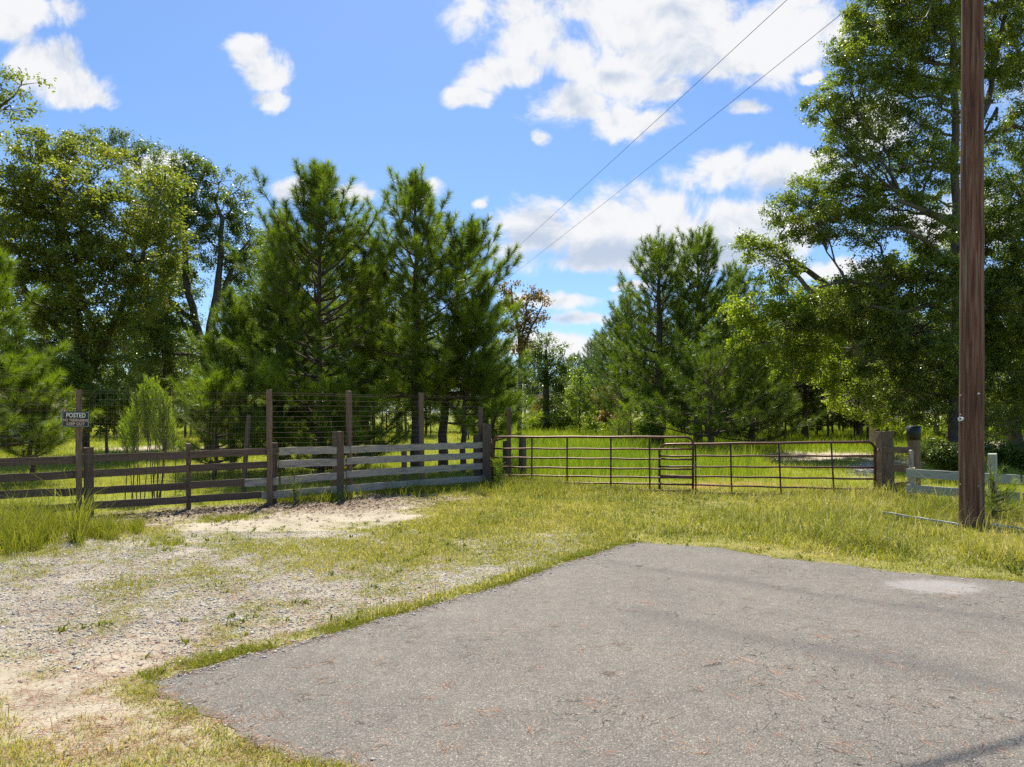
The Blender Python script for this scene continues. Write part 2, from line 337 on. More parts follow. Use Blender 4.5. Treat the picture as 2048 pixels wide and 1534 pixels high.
def cover_base(x, y):
    yc = np.maximum(y, 0.5); px = 1024+F*x/yc; py = HZ+F*CH/yc
    r = np.interp(py, rows, np.arange(len(rows))); c = np.clip(px/128.0, 0, 10.999)
    r0 = np.clip(np.floor(r).astype(int), 0, len(rows)-2); c0 = np.floor(c).astype(int); fr = r-r0; fc = c-c0
    v = (cov[r0, c0]*(1-fc)+cov[r0, c0+1]*fc)*(1-fr)+(cov[r0+1, c0]*(1-fc)+cov[r0+1, c0+1]*fc)*fr
    v = np.clip(v+0.02*((px < 1250) & (py > 1075))*(v < .8), 0, 1)
    v = np.where((px > 1200) & (y > 6.5), np.maximum(v, sstep(1180, 1290, px)), v)
    return v
fA = (-8.33, 11.1); fB = (-4.68, 13.35); fC = (-0.66, 16.6)          # line of the board fence
fL = (fA[0]-3*(fB[0]-fA[0])/1, fA[1]-3*(fB[1]-fA[1]))
FENCE = [fL, fA, fB, fC]
def beyond(x, y):
    """signed metres beyond the fence / gate line"""
    xs = [fL[0], fA[0], fB[0], fC[0], 4.1, 7.6, 9.0, 20]; ys = [fL[1], fA[1], fB[1], fC[1], 15.2, 14.0, 12.2, 5]
    return y-np.interp(x, xs, ys)
def ground_h(x, y):
    h = (fbm(x*0.8, y*0.8, 3)-0.5)*0.05+(fbm(x*6, y*6, 3)-0.5)*0.012
    ins = inside(x, y, P_s); e = np.minimum(edist(x, y, leftw), np.minimum(edist(x, y, rightw), edist(x, y, botw)))
    e = np.where(ins, -e, e)
    near = sstep(0.6, 0.05, e); h = h*(1-near)+0.009*near
    h = np.where(e < 0, 0.008-0.06*sstep(-0.10, -0.24, e), h)
    far = sstep(60, 200, y); return h+far*(fbm(x*0.01, y*0.01, 2)-0.5)*0.5
def gauss(px, py, cx, cy, rx, ry): return np.exp(-(((px-cx)/rx)**2+((py-cy)/ry)**2))
def masks(x, y):
    yc = np.maximum(y, 0.5); px = 1024+F*x/yc; py = HZ+F*CH/yc
    b = beyond(x, y)
    c = cover_base(x, y)
    n = fbm(x*1.7+3, y*1.7, 4); n2 = fbm(x*6, y*6+40, 3)
    strip = sstep(0.34, 0.12, edist(x, y, leftw)+(n-0.5)*0.25)*(y < 9.6)
    stripb = sstep(0.5, 0.1, edist(x, y, botw[:8]))*0.4
    c = np.maximum(c, strip*0.95); c = np.maximum(c, stripb)
    cn = np.clip(c*1.15+(n-0.5)*1.1+(n2-0.5)*0.6, 0, 1)*sstep(0, 0.1, c); cn = np.where(c > 0.92, np.maximum(cn, 0.85), cn)
    # field: bare sand and clay patches
    sand = gauss(px, py, 1640, 914, 150, 9)+gauss(px, py, 1980, 893, 130, 14)+gauss(px, py, 1900, 925, 110, 10)+gauss(px, py, 300, 898, 110, 5)+gauss(px, py, 1740, 940, 40, 14)+0.7*gauss(px, py, 60, 925, 90, 5)
    clay = gauss(px, py, 1560, 965, 130, 9)+gauss(px, py, 1400, 975, 70, 8)
    sand = np.clip(sand*1.5+(n-0.55)*1.2*(sand > 0.1), 0, 1)*(b > 0); clay = np.clip(clay*1.2+(n-0.6)*0.9*(clay > 0.1), 0, 1)*(b > -0.3)*(b < 3)
    cn = np.where(b > 0, np.clip(0.95-sand*0.9-clay*0.35, 0, 1), cn)
    litter = (gauss(px, py, 420, 1012, 200, 20)+gauss(px, py, 640, 1003, 190, 17)+gauss(px, py, 250, 1045, 80, 25)*0.7+gauss(px, py, 900, 1000, 80, 7)*0.5)
    litter = np.clip(litter+(n2-0.5)*0.8, 0, 1)*(b < 0.3)
    gravel = np.clip(1.5-np.abs(py-1170)/140, 0, 1); gravel = np.clip(gravel+(n-0.5)*1.6, 0, 1)*(b < 0)*(py > 1062)
    return c, cn, sand, clay, litter, gravel

def make_ground():
    def axis(lo, hi, step, far, k=1.25):
        a = list(np.arange(lo, hi+1e-6, step)); s = step; v = a[-1]
        while v < far: s *= k; v += s; a.append(v)
        s = step; v = a[0]
        b = []
        while v > -far: s *= k; v -= s; b.append(v)
        return np.array(b[::-1]+a)
    xs = axis(-10, 11, 0.055, 900); ys = axis(2.2, 17, 0.055, 1500, 1.12)
    X, Y = np.meshgrid(xs, ys); x = X.ravel(); y = Y.ravel()
    z = ground_h(x, y); c, cn, sand, clay, litter, gravel = masks(x, y)
    V = np.stack([x, y, z], 1); nx = len(xs); ny = len(ys)
    i = np.arange(nx*ny).reshape(ny, nx); Fc = np.stack([i[:-1, :-1].ravel(), i[:-1, 1:].ravel(), i[1:, 1:].ravel(), i[1:, :-1].ravel()], 1)
    me = np_mesh('ground', V, Fc, dict(cover=cn, sand=sand, clay=clay, litter=litter, gravel=gravel, beyond=sstep(-0.5, 1.5, beyond(x, y))))
    m, nt, p, out = newmat('soil'); b = NB(nt); g = b.geo()
    n1 = b.noise(g, 1.3, 6, 0.6); n2 = b.noise(g, 14, 6, 0.7); n3 = b.noise(g, 70, 4, 0.7)
    base = b.ramp(n1, [(0.3, (0.35, 0.30, 0.22)), (0.5, (0.46, 0.40, 0.30)), (0.72, (0.54, 0.475, 0.37))])
    base = b.mix(1.0, base, b.ramp(n3, [(0.3, (0.62, 0.62, 0.62)), (0.6, (1.08, 1.08, 1.08))]), 'MULTIPLY')
    grit = b.N.new('ShaderNodeTexVoronoi'); b.set(grit.inputs['Vector'], g); grit.inputs['Scale'].default_value = 60
    gsep = b.N.new('ShaderNodeSeparateColor'); b.K.new(grit.outputs['Color'], gsep.inputs[0])
    gcol = b.ramp(gsep.outputs[0], [(0.0, (0.16, 0.155, 0.145)), (0.3, (0.36, 0.345, 0.32)), (0.7, (0.58, 0.54, 0.48)), (1.0, (0.74, 0.70, 0.62))])
    gcol = b.mix(b.rng(grit.outputs['Distance'], 0.25, 0.6), gcol, (0.20, 0.17, 0.13, 1))
    gm = b.math('MULTIPLY', b.attr('gravel'), b.rng(n2, 0.35, 0.6)); col = b.mix(gm, base, gcol)
    # sparse litter of brown bits and thatch
    lit = b.noise(b.geo((30, 12, 1)), 1.6, 6, 0.75, 1.5)
    lcol = b.ramp(lit, [(0.3, (0.075, 0.045, 0.03)), (0.5, (0.20, 0.13, 0.085)), (0.7, (0.40, 0.30, 0.21))]); col = b.mix(b.math('MULTIPLY', b.attr('litter'), 0.92), col, lcol)
    th = b.noise(b.geo((25, 40, 1)), 1.2, 6, 0.75, 0.8)
    tcol = b.ramp(th, [(0.3, (0.12, 0.12, 0.03)), (0.5, (0.25, 0.24, 0.07)), (0.68, (0.42, 0.38, 0.17))])
    cf = b.math('MULTIPLY', b.attr('cover'), b.rng(b.math('ADD', n2, b.math('MULTIPLY', b.attr('cover'), 0.45)), 0.5, 0.75)); col = b.mix(cf, col, tcol)
    fcol = b.ramp(b.noise(g, 0.25, 8, 0.7), [(0.3, (0.13, 0.16, 0.025)), (0.5, (0.23, 0.25, 0.04)), (0.7, (0.36, 0.34, 0.09))]); col = b.mix(b.math('MULTIPLY', b.attr('beyond'), b.attr('cover')), col, fcol)
    col = b.mix(b.math('MULTIPLY', b.attr('sand'), 0.95), col, b.ramp(n2, [(0.3, (0.42, 0.33, 0.25)), (0.7, (0.62, 0.53, 0.44))]))
    col = b.mix(b.math('MULTIPLY', b.attr('clay'), 0.7), col, b.ramp(n2, [(0.3, (0.30, 0.13, 0.05)), (0.7, (0.46, 0.24, 0.10))]))
    b.set(p.inputs['Base Color'], col); p.inputs['Roughness'].default_value = 0.95; p.inputs['Specular IOR Level'].default_value = 0.2
    h = b.math('ADD', b.math('MULTIPLY', n3, 0.5), b.math('MULTIPLY', b.math('SUBTRACT', 1.0, grit.outputs['Distance']), gm)); b.bump(p, h, 0.8, 0.012)
    o = link('ground', me, m, None, True); tag(o, None, None, None, 'structure')
make_ground()

def make_asphalt():
    bm = bmesh.new(); vs = [bm.verts.new((x, y, 0.012)) for x, y in poly]; f = bm.faces.new(vs)
    if f.normal.z < 0: f.normal_flip()
    bm.normal_update()
    if f.normal.z < 0: f.normal_flip()
    r = bmesh.ops.extrude_face_region(bm, geom=[f]); 
    bmesh.ops.translate(bm, verts=[v for v in r['geom'] if isinstance(v, bmesh.types.BMVert)], vec=(0, 0, 0))
    low = [v for v in bm.verts if v in vs]
    for v in vs: v.co.z = -0.06
    bmesh.ops.triangulate(bm, faces=[fc for fc in bm.faces if len(fc.verts) > 4])
    bmesh.ops.recalc_face_normals(bm, faces=bm.faces[:])
    me = bpy.data.meshes.new('road'); bm.to_mesh(me); bm.free()
    m, nt, p, out = newmat('asphalt'); b = NB(nt); g = b.geo()
    v1 = b.N.new('ShaderNodeTexVoronoi'); b.set(v1.inputs['Vector'], g); v1.inputs['Scale'].default_value = 105
    s1 = b.N.new('ShaderNodeSeparateColor'); b.K.new(v1.outputs['Color'], s1.inputs[0])
    n0 = b.noise(g, 1.1, 7, 0.68); nf = b.noise(g, 160, 3, 0.7); nm = b.noise(g, 9, 5, 0.7)
    col = b.ramp(s1.outputs[0], [(0.0, (0.08, 0.070, 0.059)), (0.3, (0.205, 0.182, 0.152)), (0.7, (0.315, 0.281, 0.237)), (0.94, (0.44, 0.395, 0.34)), (1.0, (0.80, 0.74, 0.66))])
    col = b.mix(b.rng(v1.outputs['Distance'], 0.3, 0.75), col, (0.045, 0.044, 0.045, 1))
    col = b.mix(0.45, col, b.ramp(nf, [(0.3, (0.10, 0.089, 0.075)), (0.7, (0.39, 0.352, 0.302))]))
    col = b.mix(1.0, col, b.ramp(n0, [(0.3, (0.74, 0.74, 0.75)), (0.7, (1.03, 1.02, 1.0))]), 'MULTIPLY')
    col = b.mix(1.0, col, b.ramp(nm, [(0.3, (0.84, 0.84, 0.84)), (0.7, (1.14, 1.14, 1.14))]), 'MULTIPLY')
    # worn tyre tracks, perpendicular coordinate s = .6x+.8y, and a pale stain
    sp = b.N.new('ShaderNodeSeparateXYZ'); b.K.new(g, sp.inputs[0])
    s = b.math('ADD', b.math('MULTIPLY', sp.outputs[0], 0.6), b.math('MULTIPLY', sp.outputs[1], 0.8)); s = b.math('ADD', s, b.math('MULTIPLY', b.math('SUBTRACT', n0, 0.5), 0.7))
    tr = None
    for c0, wd, st in ((7.2, 0.2, 0.4), (5.5, 0.24, 0.42), (3.9, 0.2, 0.2)):
        e = b.math('MULTIPLY', b.math('SUBTRACT', 1.0, b.math('DIVIDE', b.math('ABSOLUTE', b.math('SUBTRACT', s, c0)), wd), 0, True), st); tr = e if tr is None else b.math('MAXIMUM', tr, e)
    tr = b.math('MULTIPLY', tr, b.rng(sp.outputs[0], 0.6, 1.6)); tr = b.math('MULTIPLY', tr, b.rng(nm, 0.3, 0.6, 0.5, 1.0))
    col = b.mix(tr, col, (0.045, 0.044, 0.046, 1))
    st = b.N.new('ShaderNodeVectorMath'); st.operation = 'SUBTRACT'; b.set(st.inputs[0], g); st.inputs[1].default_value = (4.34, 7.0, 0)
    ml = b.N.new('ShaderNodeVectorMath'); ml.operation = 'MULTIPLY'; b.K.new(st.outputs[0], ml.inputs[0]); ml.inputs[1].default_value = (1.9, 3.2, 0)
    ln = b.N.new('ShaderNodeVectorMath'); ln.operation = 'LENGTH'; b.K.new(ml.outputs[0], ln.inputs[0])
    col = b.mix(b.math('MULTIPLY', b.rng(b.math('ADD', ln.outputs['Value'], b.math('ADD', b.math('MULTIPLY', b.math('SUBTRACT', nm, 0.5), 1.6), b.math('MULTIPLY', b.math('SUBTRACT', nf, 0.5), 0.9))), 1.0, 0.7), 0.45), col, (0.42, 0.39, 0.38, 1))
    # cracks
    wv = b.N.new('ShaderNodeVectorMath'); wv.operation = 'MULTIPLY_ADD'; b.K.new(b.noise(g, 5, 5, 0.7, 0, True), wv.inputs[0]); wv.inputs[1].default_value = (0.25, 0.25, 0.0); b.set(wv.inputs[2], g)
    ck = b.vor(wv.outputs[0], 6.5, 'DISTANCE_TO_EDGE'); reg = b.math('MULTIPLY', b.rng(sp.outputs[1], 5.6, 4.2), b.rng(sp.outputs[0], 0.2, 1.6)); ckm = b.math('MULTIPLY', b.rng(ck, 0.013, 0.004), b.rng(b.math('ADD', b.noise(g, 0.7, 3, 0.6), b.math('MULTIPLY', reg, 0.07)), 0.53, 0.60))
    ckm = b.math('MULTIPLY', ckm, b.rng(nm, 0.46, 0.54)); col = b.mix(b.math('MULTIPLY', ckm, 0.85), col, (0.02, 0.02, 0.02, 1))
    b.set(p.inputs['Base Color'], col); p.inputs['Roughness'].default_value = 0.8; p.inputs['Specular IOR Level'].default_value = 0.4
    h = b.math('SUBTRACT', b.math('ADD', b.math('MULTIPLY', b.math('SUBTRACT', 1.0, v1.outputs['Distance']), 0.8), b.math('MULTIPLY', nf, 0.4)), b.math('MULTIPLY', ckm, 2.0)); b.bump(p, h, 0.9, 0.006)
    o = link('asphalt_road', me, m); tag(o, None, None, None, 'structure')
make_asphalt()

# ------------------------------------------------------------------ grass and small ground stuff
def blades(name, x, y, h, w, bend, v, mat, label=None, wind=0.0):
    n = len(x); r = np.random.default_rng(len(name)+n); a = r.random(n)*2*math.pi; fa = r.random(n)*math.pi
    z0 = ground_h(x, y)-0.01 if n else x
    dx = np.cos(a)*bend+wind*h; dy = np.sin(a)*bend; wx = np.cos(fa)*w/2; wy = np.sin(fa)*w/2
    V = np.zeros((n, 5, 3))
    V[:, 0] = np.stack([x-wx, y-wy, z0], 1); V[:, 1] = np.stack([x+wx, y+wy, z0], 1)
    V[:, 2] = np.stack([x-wx*.8+dx*.3, y-wy*.8+dy*.3, z0+h*.58], 1); V[:, 3] = np.stack([x+wx*.8+dx*.3, y+wy*.8+dy*.3, z0+h*.58], 1)
    hh = np.sqrt(np.maximum(h*h-(bend*0.8)**2, (0.35*h)**2)); V[:, 4] = np.stack([x+dx, y+dy, z0+hh], 1)
    b = (np.arange(n)*5)[:, None]; Fc = np.stack([b+np.array([0, 1, 3]), b+np.array([0, 3, 2]), b+np.array([2, 3, 4])], 1).reshape(-1, 3)
    me = np_mesh(name, V.reshape(-1, 3), Fc, dict(v=np.repeat(v, 5))); o = link(name, me, mat)
    if label: tag(o, label, 'grass', None, 'stuff')
    return o
def sample(n, x0, x1, y0, y1, dens, seed):
    r = np.random.default_rng(seed); x = r.uniform(x0, x1, n); y = r.uniform(y0, y1, n); k = r.random(n) < dens(x, y); return x[k], y[k]
def clumps(x, y, per, spread, r):
    k = r.poisson(per, len(x)); i = np.repeat(np.arange(len(x)), k); return i, x[i]+r.normal(0, spread, len(i)), y[i]+r.normal(0, spread, len(i))

def near_grass():
    r = np.random.default_rng(11)
    inv = lambda x, y: (np.abs(x) < y*0.88+0.6)
    # short patchy grass on the gravel, along the asphalt and in the lower left corner
    def dens(x, y):
        c, cn, sa, cl, li, gr = masks(x, y); return np.where(inside(x, y, poly) | ~inv(x, y) | (beyond(x, y) > 0), 0, np.clip(cn-0.20, 0, 1)*1.7*np.clip(7.0/np.maximum(y, 1), 0.55, 1.6)*(c < 0.9)+0.012)
    x, y = sample(330000, -9.5, 3.4, 3.0, 16, dens, 5); cb = cover_base(x, y)
    i, bx, by = clumps(x, y, 4.5, 0.022, r); hs = (0.016+0.045*cb[i]**1.2)*r.gamma(4, 0.25, len(i))
    k = ~inside(bx, by, poly); v = np.clip(r.normal(0.62, 0.2, len(i))+(fbm(bx*1.3, by*1.3)-0.5)*0.6+.12*(by < 5), 0, 1); v = np.where(r.random(len(i)) < .16, r.uniform(.84, 1, len(i)), v)
    blades('short_grass', bx[k], by[k], hs[k], (0.0035+0.0012*by[k]*0.3), (hs*r.uniform(.3, 1.0, len(i)))[k], v[k], M['grass'], 'short patchy yellow-green grass on the gravel and along the asphalt edge')
    # low fringe hugging the asphalt edge
    e = eL[(eL[:, 1] > 3)]; j = r.integers(0, len(e), 5200); off = np.abs(r.normal(0, 0.11, len(j))); x = e[j, 0]-off*0.75; y = e[j, 1]+off*0.65
    q = fbm(x*3, y*3)-0.5; kk = r.random(len(x)) < np.clip(0.55+q*5, 0.03, 1); x, y, off = x[kk], y[kk], off[kk]
    i, bx, by = clumps(x, y, 9, 0.02, r); hs = r.uniform(.015, .05, len(i))*(.5+fbm(bx*2.5, by*2.5+7)); k = np.ones(len(i), bool)
    blades('edge_grass', bx[k], by[k], hs[k], 0.0045+0*hs[k], (hs*r.uniform(.2, 1, len(i)))[k], np.clip(r.normal(.42, .2, len(i)), 0, 1)[k], M['grass'], 'green grass fringe growing over the slanting left asphalt edge')
    for E, n_, sx, sy in ((eB, 1100, -.6, -.75), (eR, 4200, .5, .8)):
        E = E[E[:, 1] > 3]; j = r.integers(0, len(E), n_); off = np.abs(r.normal(0, .1, n_))-.02; x = E[j, 0]+off*sx; y = E[j, 1]+off*sy
        kk = r.random(n_) < np.clip(.45+(fbm(x*3+4, y*3)-.5)*4, 0, 1); i, bx, by = clumps(x[kk], y[kk], 8, .025, r); hs = r.uniform(.012, .045, len(i))
        blades('edge_grass', bx, by, hs, np.full(len(i), .0045), hs*r.uniform(.4, 1.4, len(i)), np.clip(r.normal(.6, .2, len(i)), 0, 1), M['grass'], 'low grass creeping over the '+('bottom left' if sx < 0 else 'far right')+' asphalt edge')
    # broad-leaved weeds
    x, y = sample(5200, -8, 12, 4.2, 15.5, lambda x, y: np.where(inside(x, y, poly) | (np.abs(x) > y*.8) | (beyond(x, y) > 0), 0, masks(x, y)[1]*(fbm(x*.7+8, y*.7) > .52)), 19)
    i, bx, by = clumps(x, y, 7, .02, r); k = ~inside(bx, by, poly); hs = r.uniform(.03, .085, len(i))*(1+sstep(2, 6, bx))
    blades('broad_weeds', bx[k], by[k], hs[k], np.full(k.sum(), .017), (hs*r.uniform(.5, 1.4, len(i)))[k], np.clip(r.normal(.12, .1, len(i)), 0, 1)[k], M['grass'], 'small dark broad-leaved weeds scattered through the grass')
    # the taller verge in front of the gates and round the pole
    def dv(x, y):
        c, cn, sa, cl, li, gr = masks(x, y); d = edist(x, y, rightw); return np.where(inside(x, y, poly) | ~inv(x, y) | (beyond(x, y) > 0.6), 0, (c > 0.86)*cn*(0.35+0.65*fbm(x*1.1, y*1.1)*1.3))
    x, y = sample(62000, -5, 13, 6.0, 16.6, dv, 6); d = edist(x, y, rightw)
    px = 1024+F*x/y; tall = 0.035+0.05*sstep(0.1, 1.6, d)+0.12*sstep(1380, 1750, px)*sstep(0.3, 1.5, d)+0.07*gauss(px, HZ+F*CH/y, 1130, 985, 160, 30)
    tall *= 1-0.6*gauss(px, HZ+F*CH/y, 1400, 1008, 330, 26)
    tall *= 1-0.55*gauss(px, HZ+F*CH/y, 1940, 1085, 130, 40); tall *= 1-0.5*gauss(px, HZ+F*CH/y, 1840, 1062, 110, 22)
    tall *= (0.25+1.5*fbm(x*1.3+9, y*1.3))*np.random.default_rng(5).uniform(.6, 1.5, len(x))
    i, bx, by = clumps(x, y, 9, 0.045, r); hs = np.maximum(tall[i]*r.gamma(6, 1/6, len(i)), 0.02)
    v = np.clip(r.normal(0.54, 0.18, len(i))+(fbm(bx*.8, by*.8)-0.5)*1.2+0.2*sstep(.8, .1, d[i]), 0, 1); v = np.where(r.random(len(i)) < 0.10, r.uniform(.86, 1, len(i)), v)
    k = ~inside(bx, by, poly)
    blades('verge_grass', bx[k], by[k], hs[k], 0.0045+0.0004*by[k], (hs*r.uniform(.2, 1.5, len(i)))[k], v[k], M['grass'], 'tall yellow-green verge grass in front of the metal gates and pole', 0.0)
    # straw stems with drooping heads
    x, y = sample(5200, -3, 12, 7.6, 15, lambda x, y: dv(x, y)*sstep(0.5, 1.3, edist(x, y, rightw)), 9); h = r.uniform(.25, .6, len(x))*(0.6+0.4*sstep(1300, 1700, 1024+F*x/y))
    blades('seed_stems', x, y, h, np.full(len(x), .0042), h*r.uniform(.2, .7, len(x)), r.uniform(.82, 1, len(x)), M['grass'], 'straw coloured seed stems standing in the verge grass', 0.12)
    # clump of long grass at the left edge, and the weeds along the fence foot
    pts = [(0, 1078, 70, 26, 900, .30), (60, 1070, 50, 22, 650, .30), (95, 1062, 20, 16, 160, .22), (205, 1068, 28, 12, 240, .2), (272, 1060, 10, 8, 90, .16), (155, 1078, 7, 10, 60, .55),
           (455, 1036, 45, 5, 160, .06), (420, 1040, 22, 4, 80, .05), (330, 1085, 60, 10, 120, .07), (1000, 975, 40, 8, 300, .2), (1075, 985, 60, 12, 600, .26), (800, 985, 60, 8, 260, .22), (900, 980, 70, 6, 300, .15),
           (30, 1045, 60, 10, 200, .3), (590, 1003, 60, 6, 220, .2), (650, 1000, 60, 6, 150, .2), (1850, 1030, 50, 10, 200, .24), (1800, 1000, 40, 12, 250, .30), (2010, 1035, 50, 10, 200, .24)]
    X = []; Y = []; Hh = []
    for cx, cy, rx, ry, n, h in pts:
        a = r.normal(0, .6, n); c = r.normal(0, .6, n); gx, gy = [], []
        for q in range(n): X1, Y1 = G(cx+a[q]*rx, cy+c[q]*ry); gx.append(X1); gy.append(Y1)
        X += gx; Y += gy; Hh += [h]*n
    X = np.array(X); Y = np.array(Y); Hh = np.array(Hh); i, bx, by = clumps(X, Y, 7, 0.03, r); hs = Hh[i]*r.gamma(7, 1/7, len(i)); k = ~inside(bx, by, poly)
    blades('long_grass', bx[k], by[k], hs[k], np.full(k.sum(), .0065), (hs*r.uniform(.2, .9, len(i)))[k], np.clip(r.normal(.42, .16, len(i)), 0, 1)[k], M['grass'], 'long bright grass clumps at the foot of the fence and left photo edge', 0.05)
near_grass()

def field_grass():
    r = np.random.default_rng(21)
    n = 300000; Y = 11.5*(110/11.5)**(r.random(n)**0.85); X = (r.random(n)*1.75-0.87)*Y
    b = beyond(X, Y); c, cn, sa, cl, li, gr = masks(X, Y); k = (b > 0.15) & (r.random(n) < cn*(0.55+0.9*(fbm(X*.5, Y*.5)-.1))); X, Y, sa = X[k], Y[k], sa[k]
    px = 1024+F*X/Y; py = HZ+F*CH/Y
    mid = sstep(960, 1010, px)*sstep(1560, 1500, px)+0.8*sstep(1500, 1560, px)*sstep(925, 905, py); mid = np.clip(mid, 0, 1)*sstep(970, 950, py)
    h = (0.12+0.22*mid)*(0.5+1.0*fbm(X*.6, Y*.6+3)); h *= np.clip(Y/16, 0.8, 1.25)
    i, bx, by = clumps(X, Y, 2.2, 0.05, r); hs = h[i]*r.gamma(7, 1/7, len(i))
    v = np.clip(0.74-0.36*mid[i]+r.normal(0, .13, len(i))+(fbm(bx*.3, by*.3)-.5)*0.7, 0, 1); v = np.where(r.random(len(i)) < .06, .97, v)
    blades('field_grass', bx, by, hs, 0.0045*by/11, hs*r.uniform(.15, .7, len(i)), v, M['field'], 'bright green field grass behind the fence and gates')
field_grass()

def stones():
    r = np.random.default_rng(31); n = 52000
    def dens(x, y):
        c, cn, sa, cl, li, gr = masks(x, y); return np.where(inside(x, y, poly) | (beyond(x, y) > -0.2) | (np.abs(x) > y*0.8+.5), 0, (0.05+gr*0.9)*(c < 0.85)*np.clip(8/np.maximum(y, 1), .6, 1.5))
    x, y = sample(230000, -9, 2.5, 3.2, 12, dens, 8)
    ex, ey = [], []
    for E, n_ in ((eL, 3600), (eB, 1500), (eR, 2600)):
        j = r.integers(0, len(E), n_); q = fbm(E[j, 0]*2, E[j, 1]*2+3)**2*3; ex.append(E[j, 0]+r.normal(0, .05, n_)*(.5+q)); ey.append(E[j, 1]+r.normal(0, .05, n_)*(.5+q))
    ng = len(x); x = np.concatenate([x]+ex); y = np.concatenate([y]+ey); n = len(x)
    s = 0.0032*r.gamma(3, 0.42, n)+0.002; s = np.where(r.random(n) < .06, s*1.9, s); s = np.minimum(s, 0.022); oc = np.array([(1, 0, 0), (0, 1, 0), (-1, 0, 0), (0, -1, 0), (0, 0, 1), (0, 0, -1)], float)
    V = oc[None]*s[:, None, None]*r.uniform(.6, 1.35, (n, 6, 1)); V[:, :, 2] *= 0.62; a = r.random(n)*6.28; ca, sa_ = np.cos(a)[:, None], np.sin(a)[:, None]
    vx = V[:, :, 0]*ca-V[:, :, 1]*sa_+r.normal(0, .15, (n, 6))*s[:, None]; vy = V[:, :, 0]*sa_+V[:, :, 1]*ca; z0 = np.where(inside(x, y, poly), .012, ground_h(x, y)); z0[ng:] = np.maximum(z0[ng:], .008)
    V = np.stack([vx+x[:, None], vy+y[:, None], V[:, :, 2]+z0[:, None]+s[:, None]*.2], 2).reshape(-1, 3)
    f = np.array([(0, 1, 4), (1, 2, 4), (2, 3, 4), (3, 0, 4), (1, 0, 5), (2, 1, 5), (3, 2, 5), (0, 3, 5)]); Fc = ((np.arange(n)*6)[:, None, None]+f[None]).reshape(-1, 3)
    me = np_mesh('gravel', V, Fc, dict(v=np.repeat(r.random(n), 6)))
    m, nt, p, out = newmat('gravel_stone'); b = NB(nt); b.set(p.inputs['Base Color'], b.ramp(b.attr('v'), [(0, (0.13, 0.125, 0.12)), (0.25, (0.30, 0.29, 0.27)), (0.7, (0.50, 0.47, 0.42)), (1, (0.70, 0.66, 0.58))])); p.inputs['Roughness'].default_value = .75
    tag(link('gravel_stones', me, m), 'loose grey gravel stones scattered on the sandy pull-off', 'gravel', None, 'stuff')
stones()

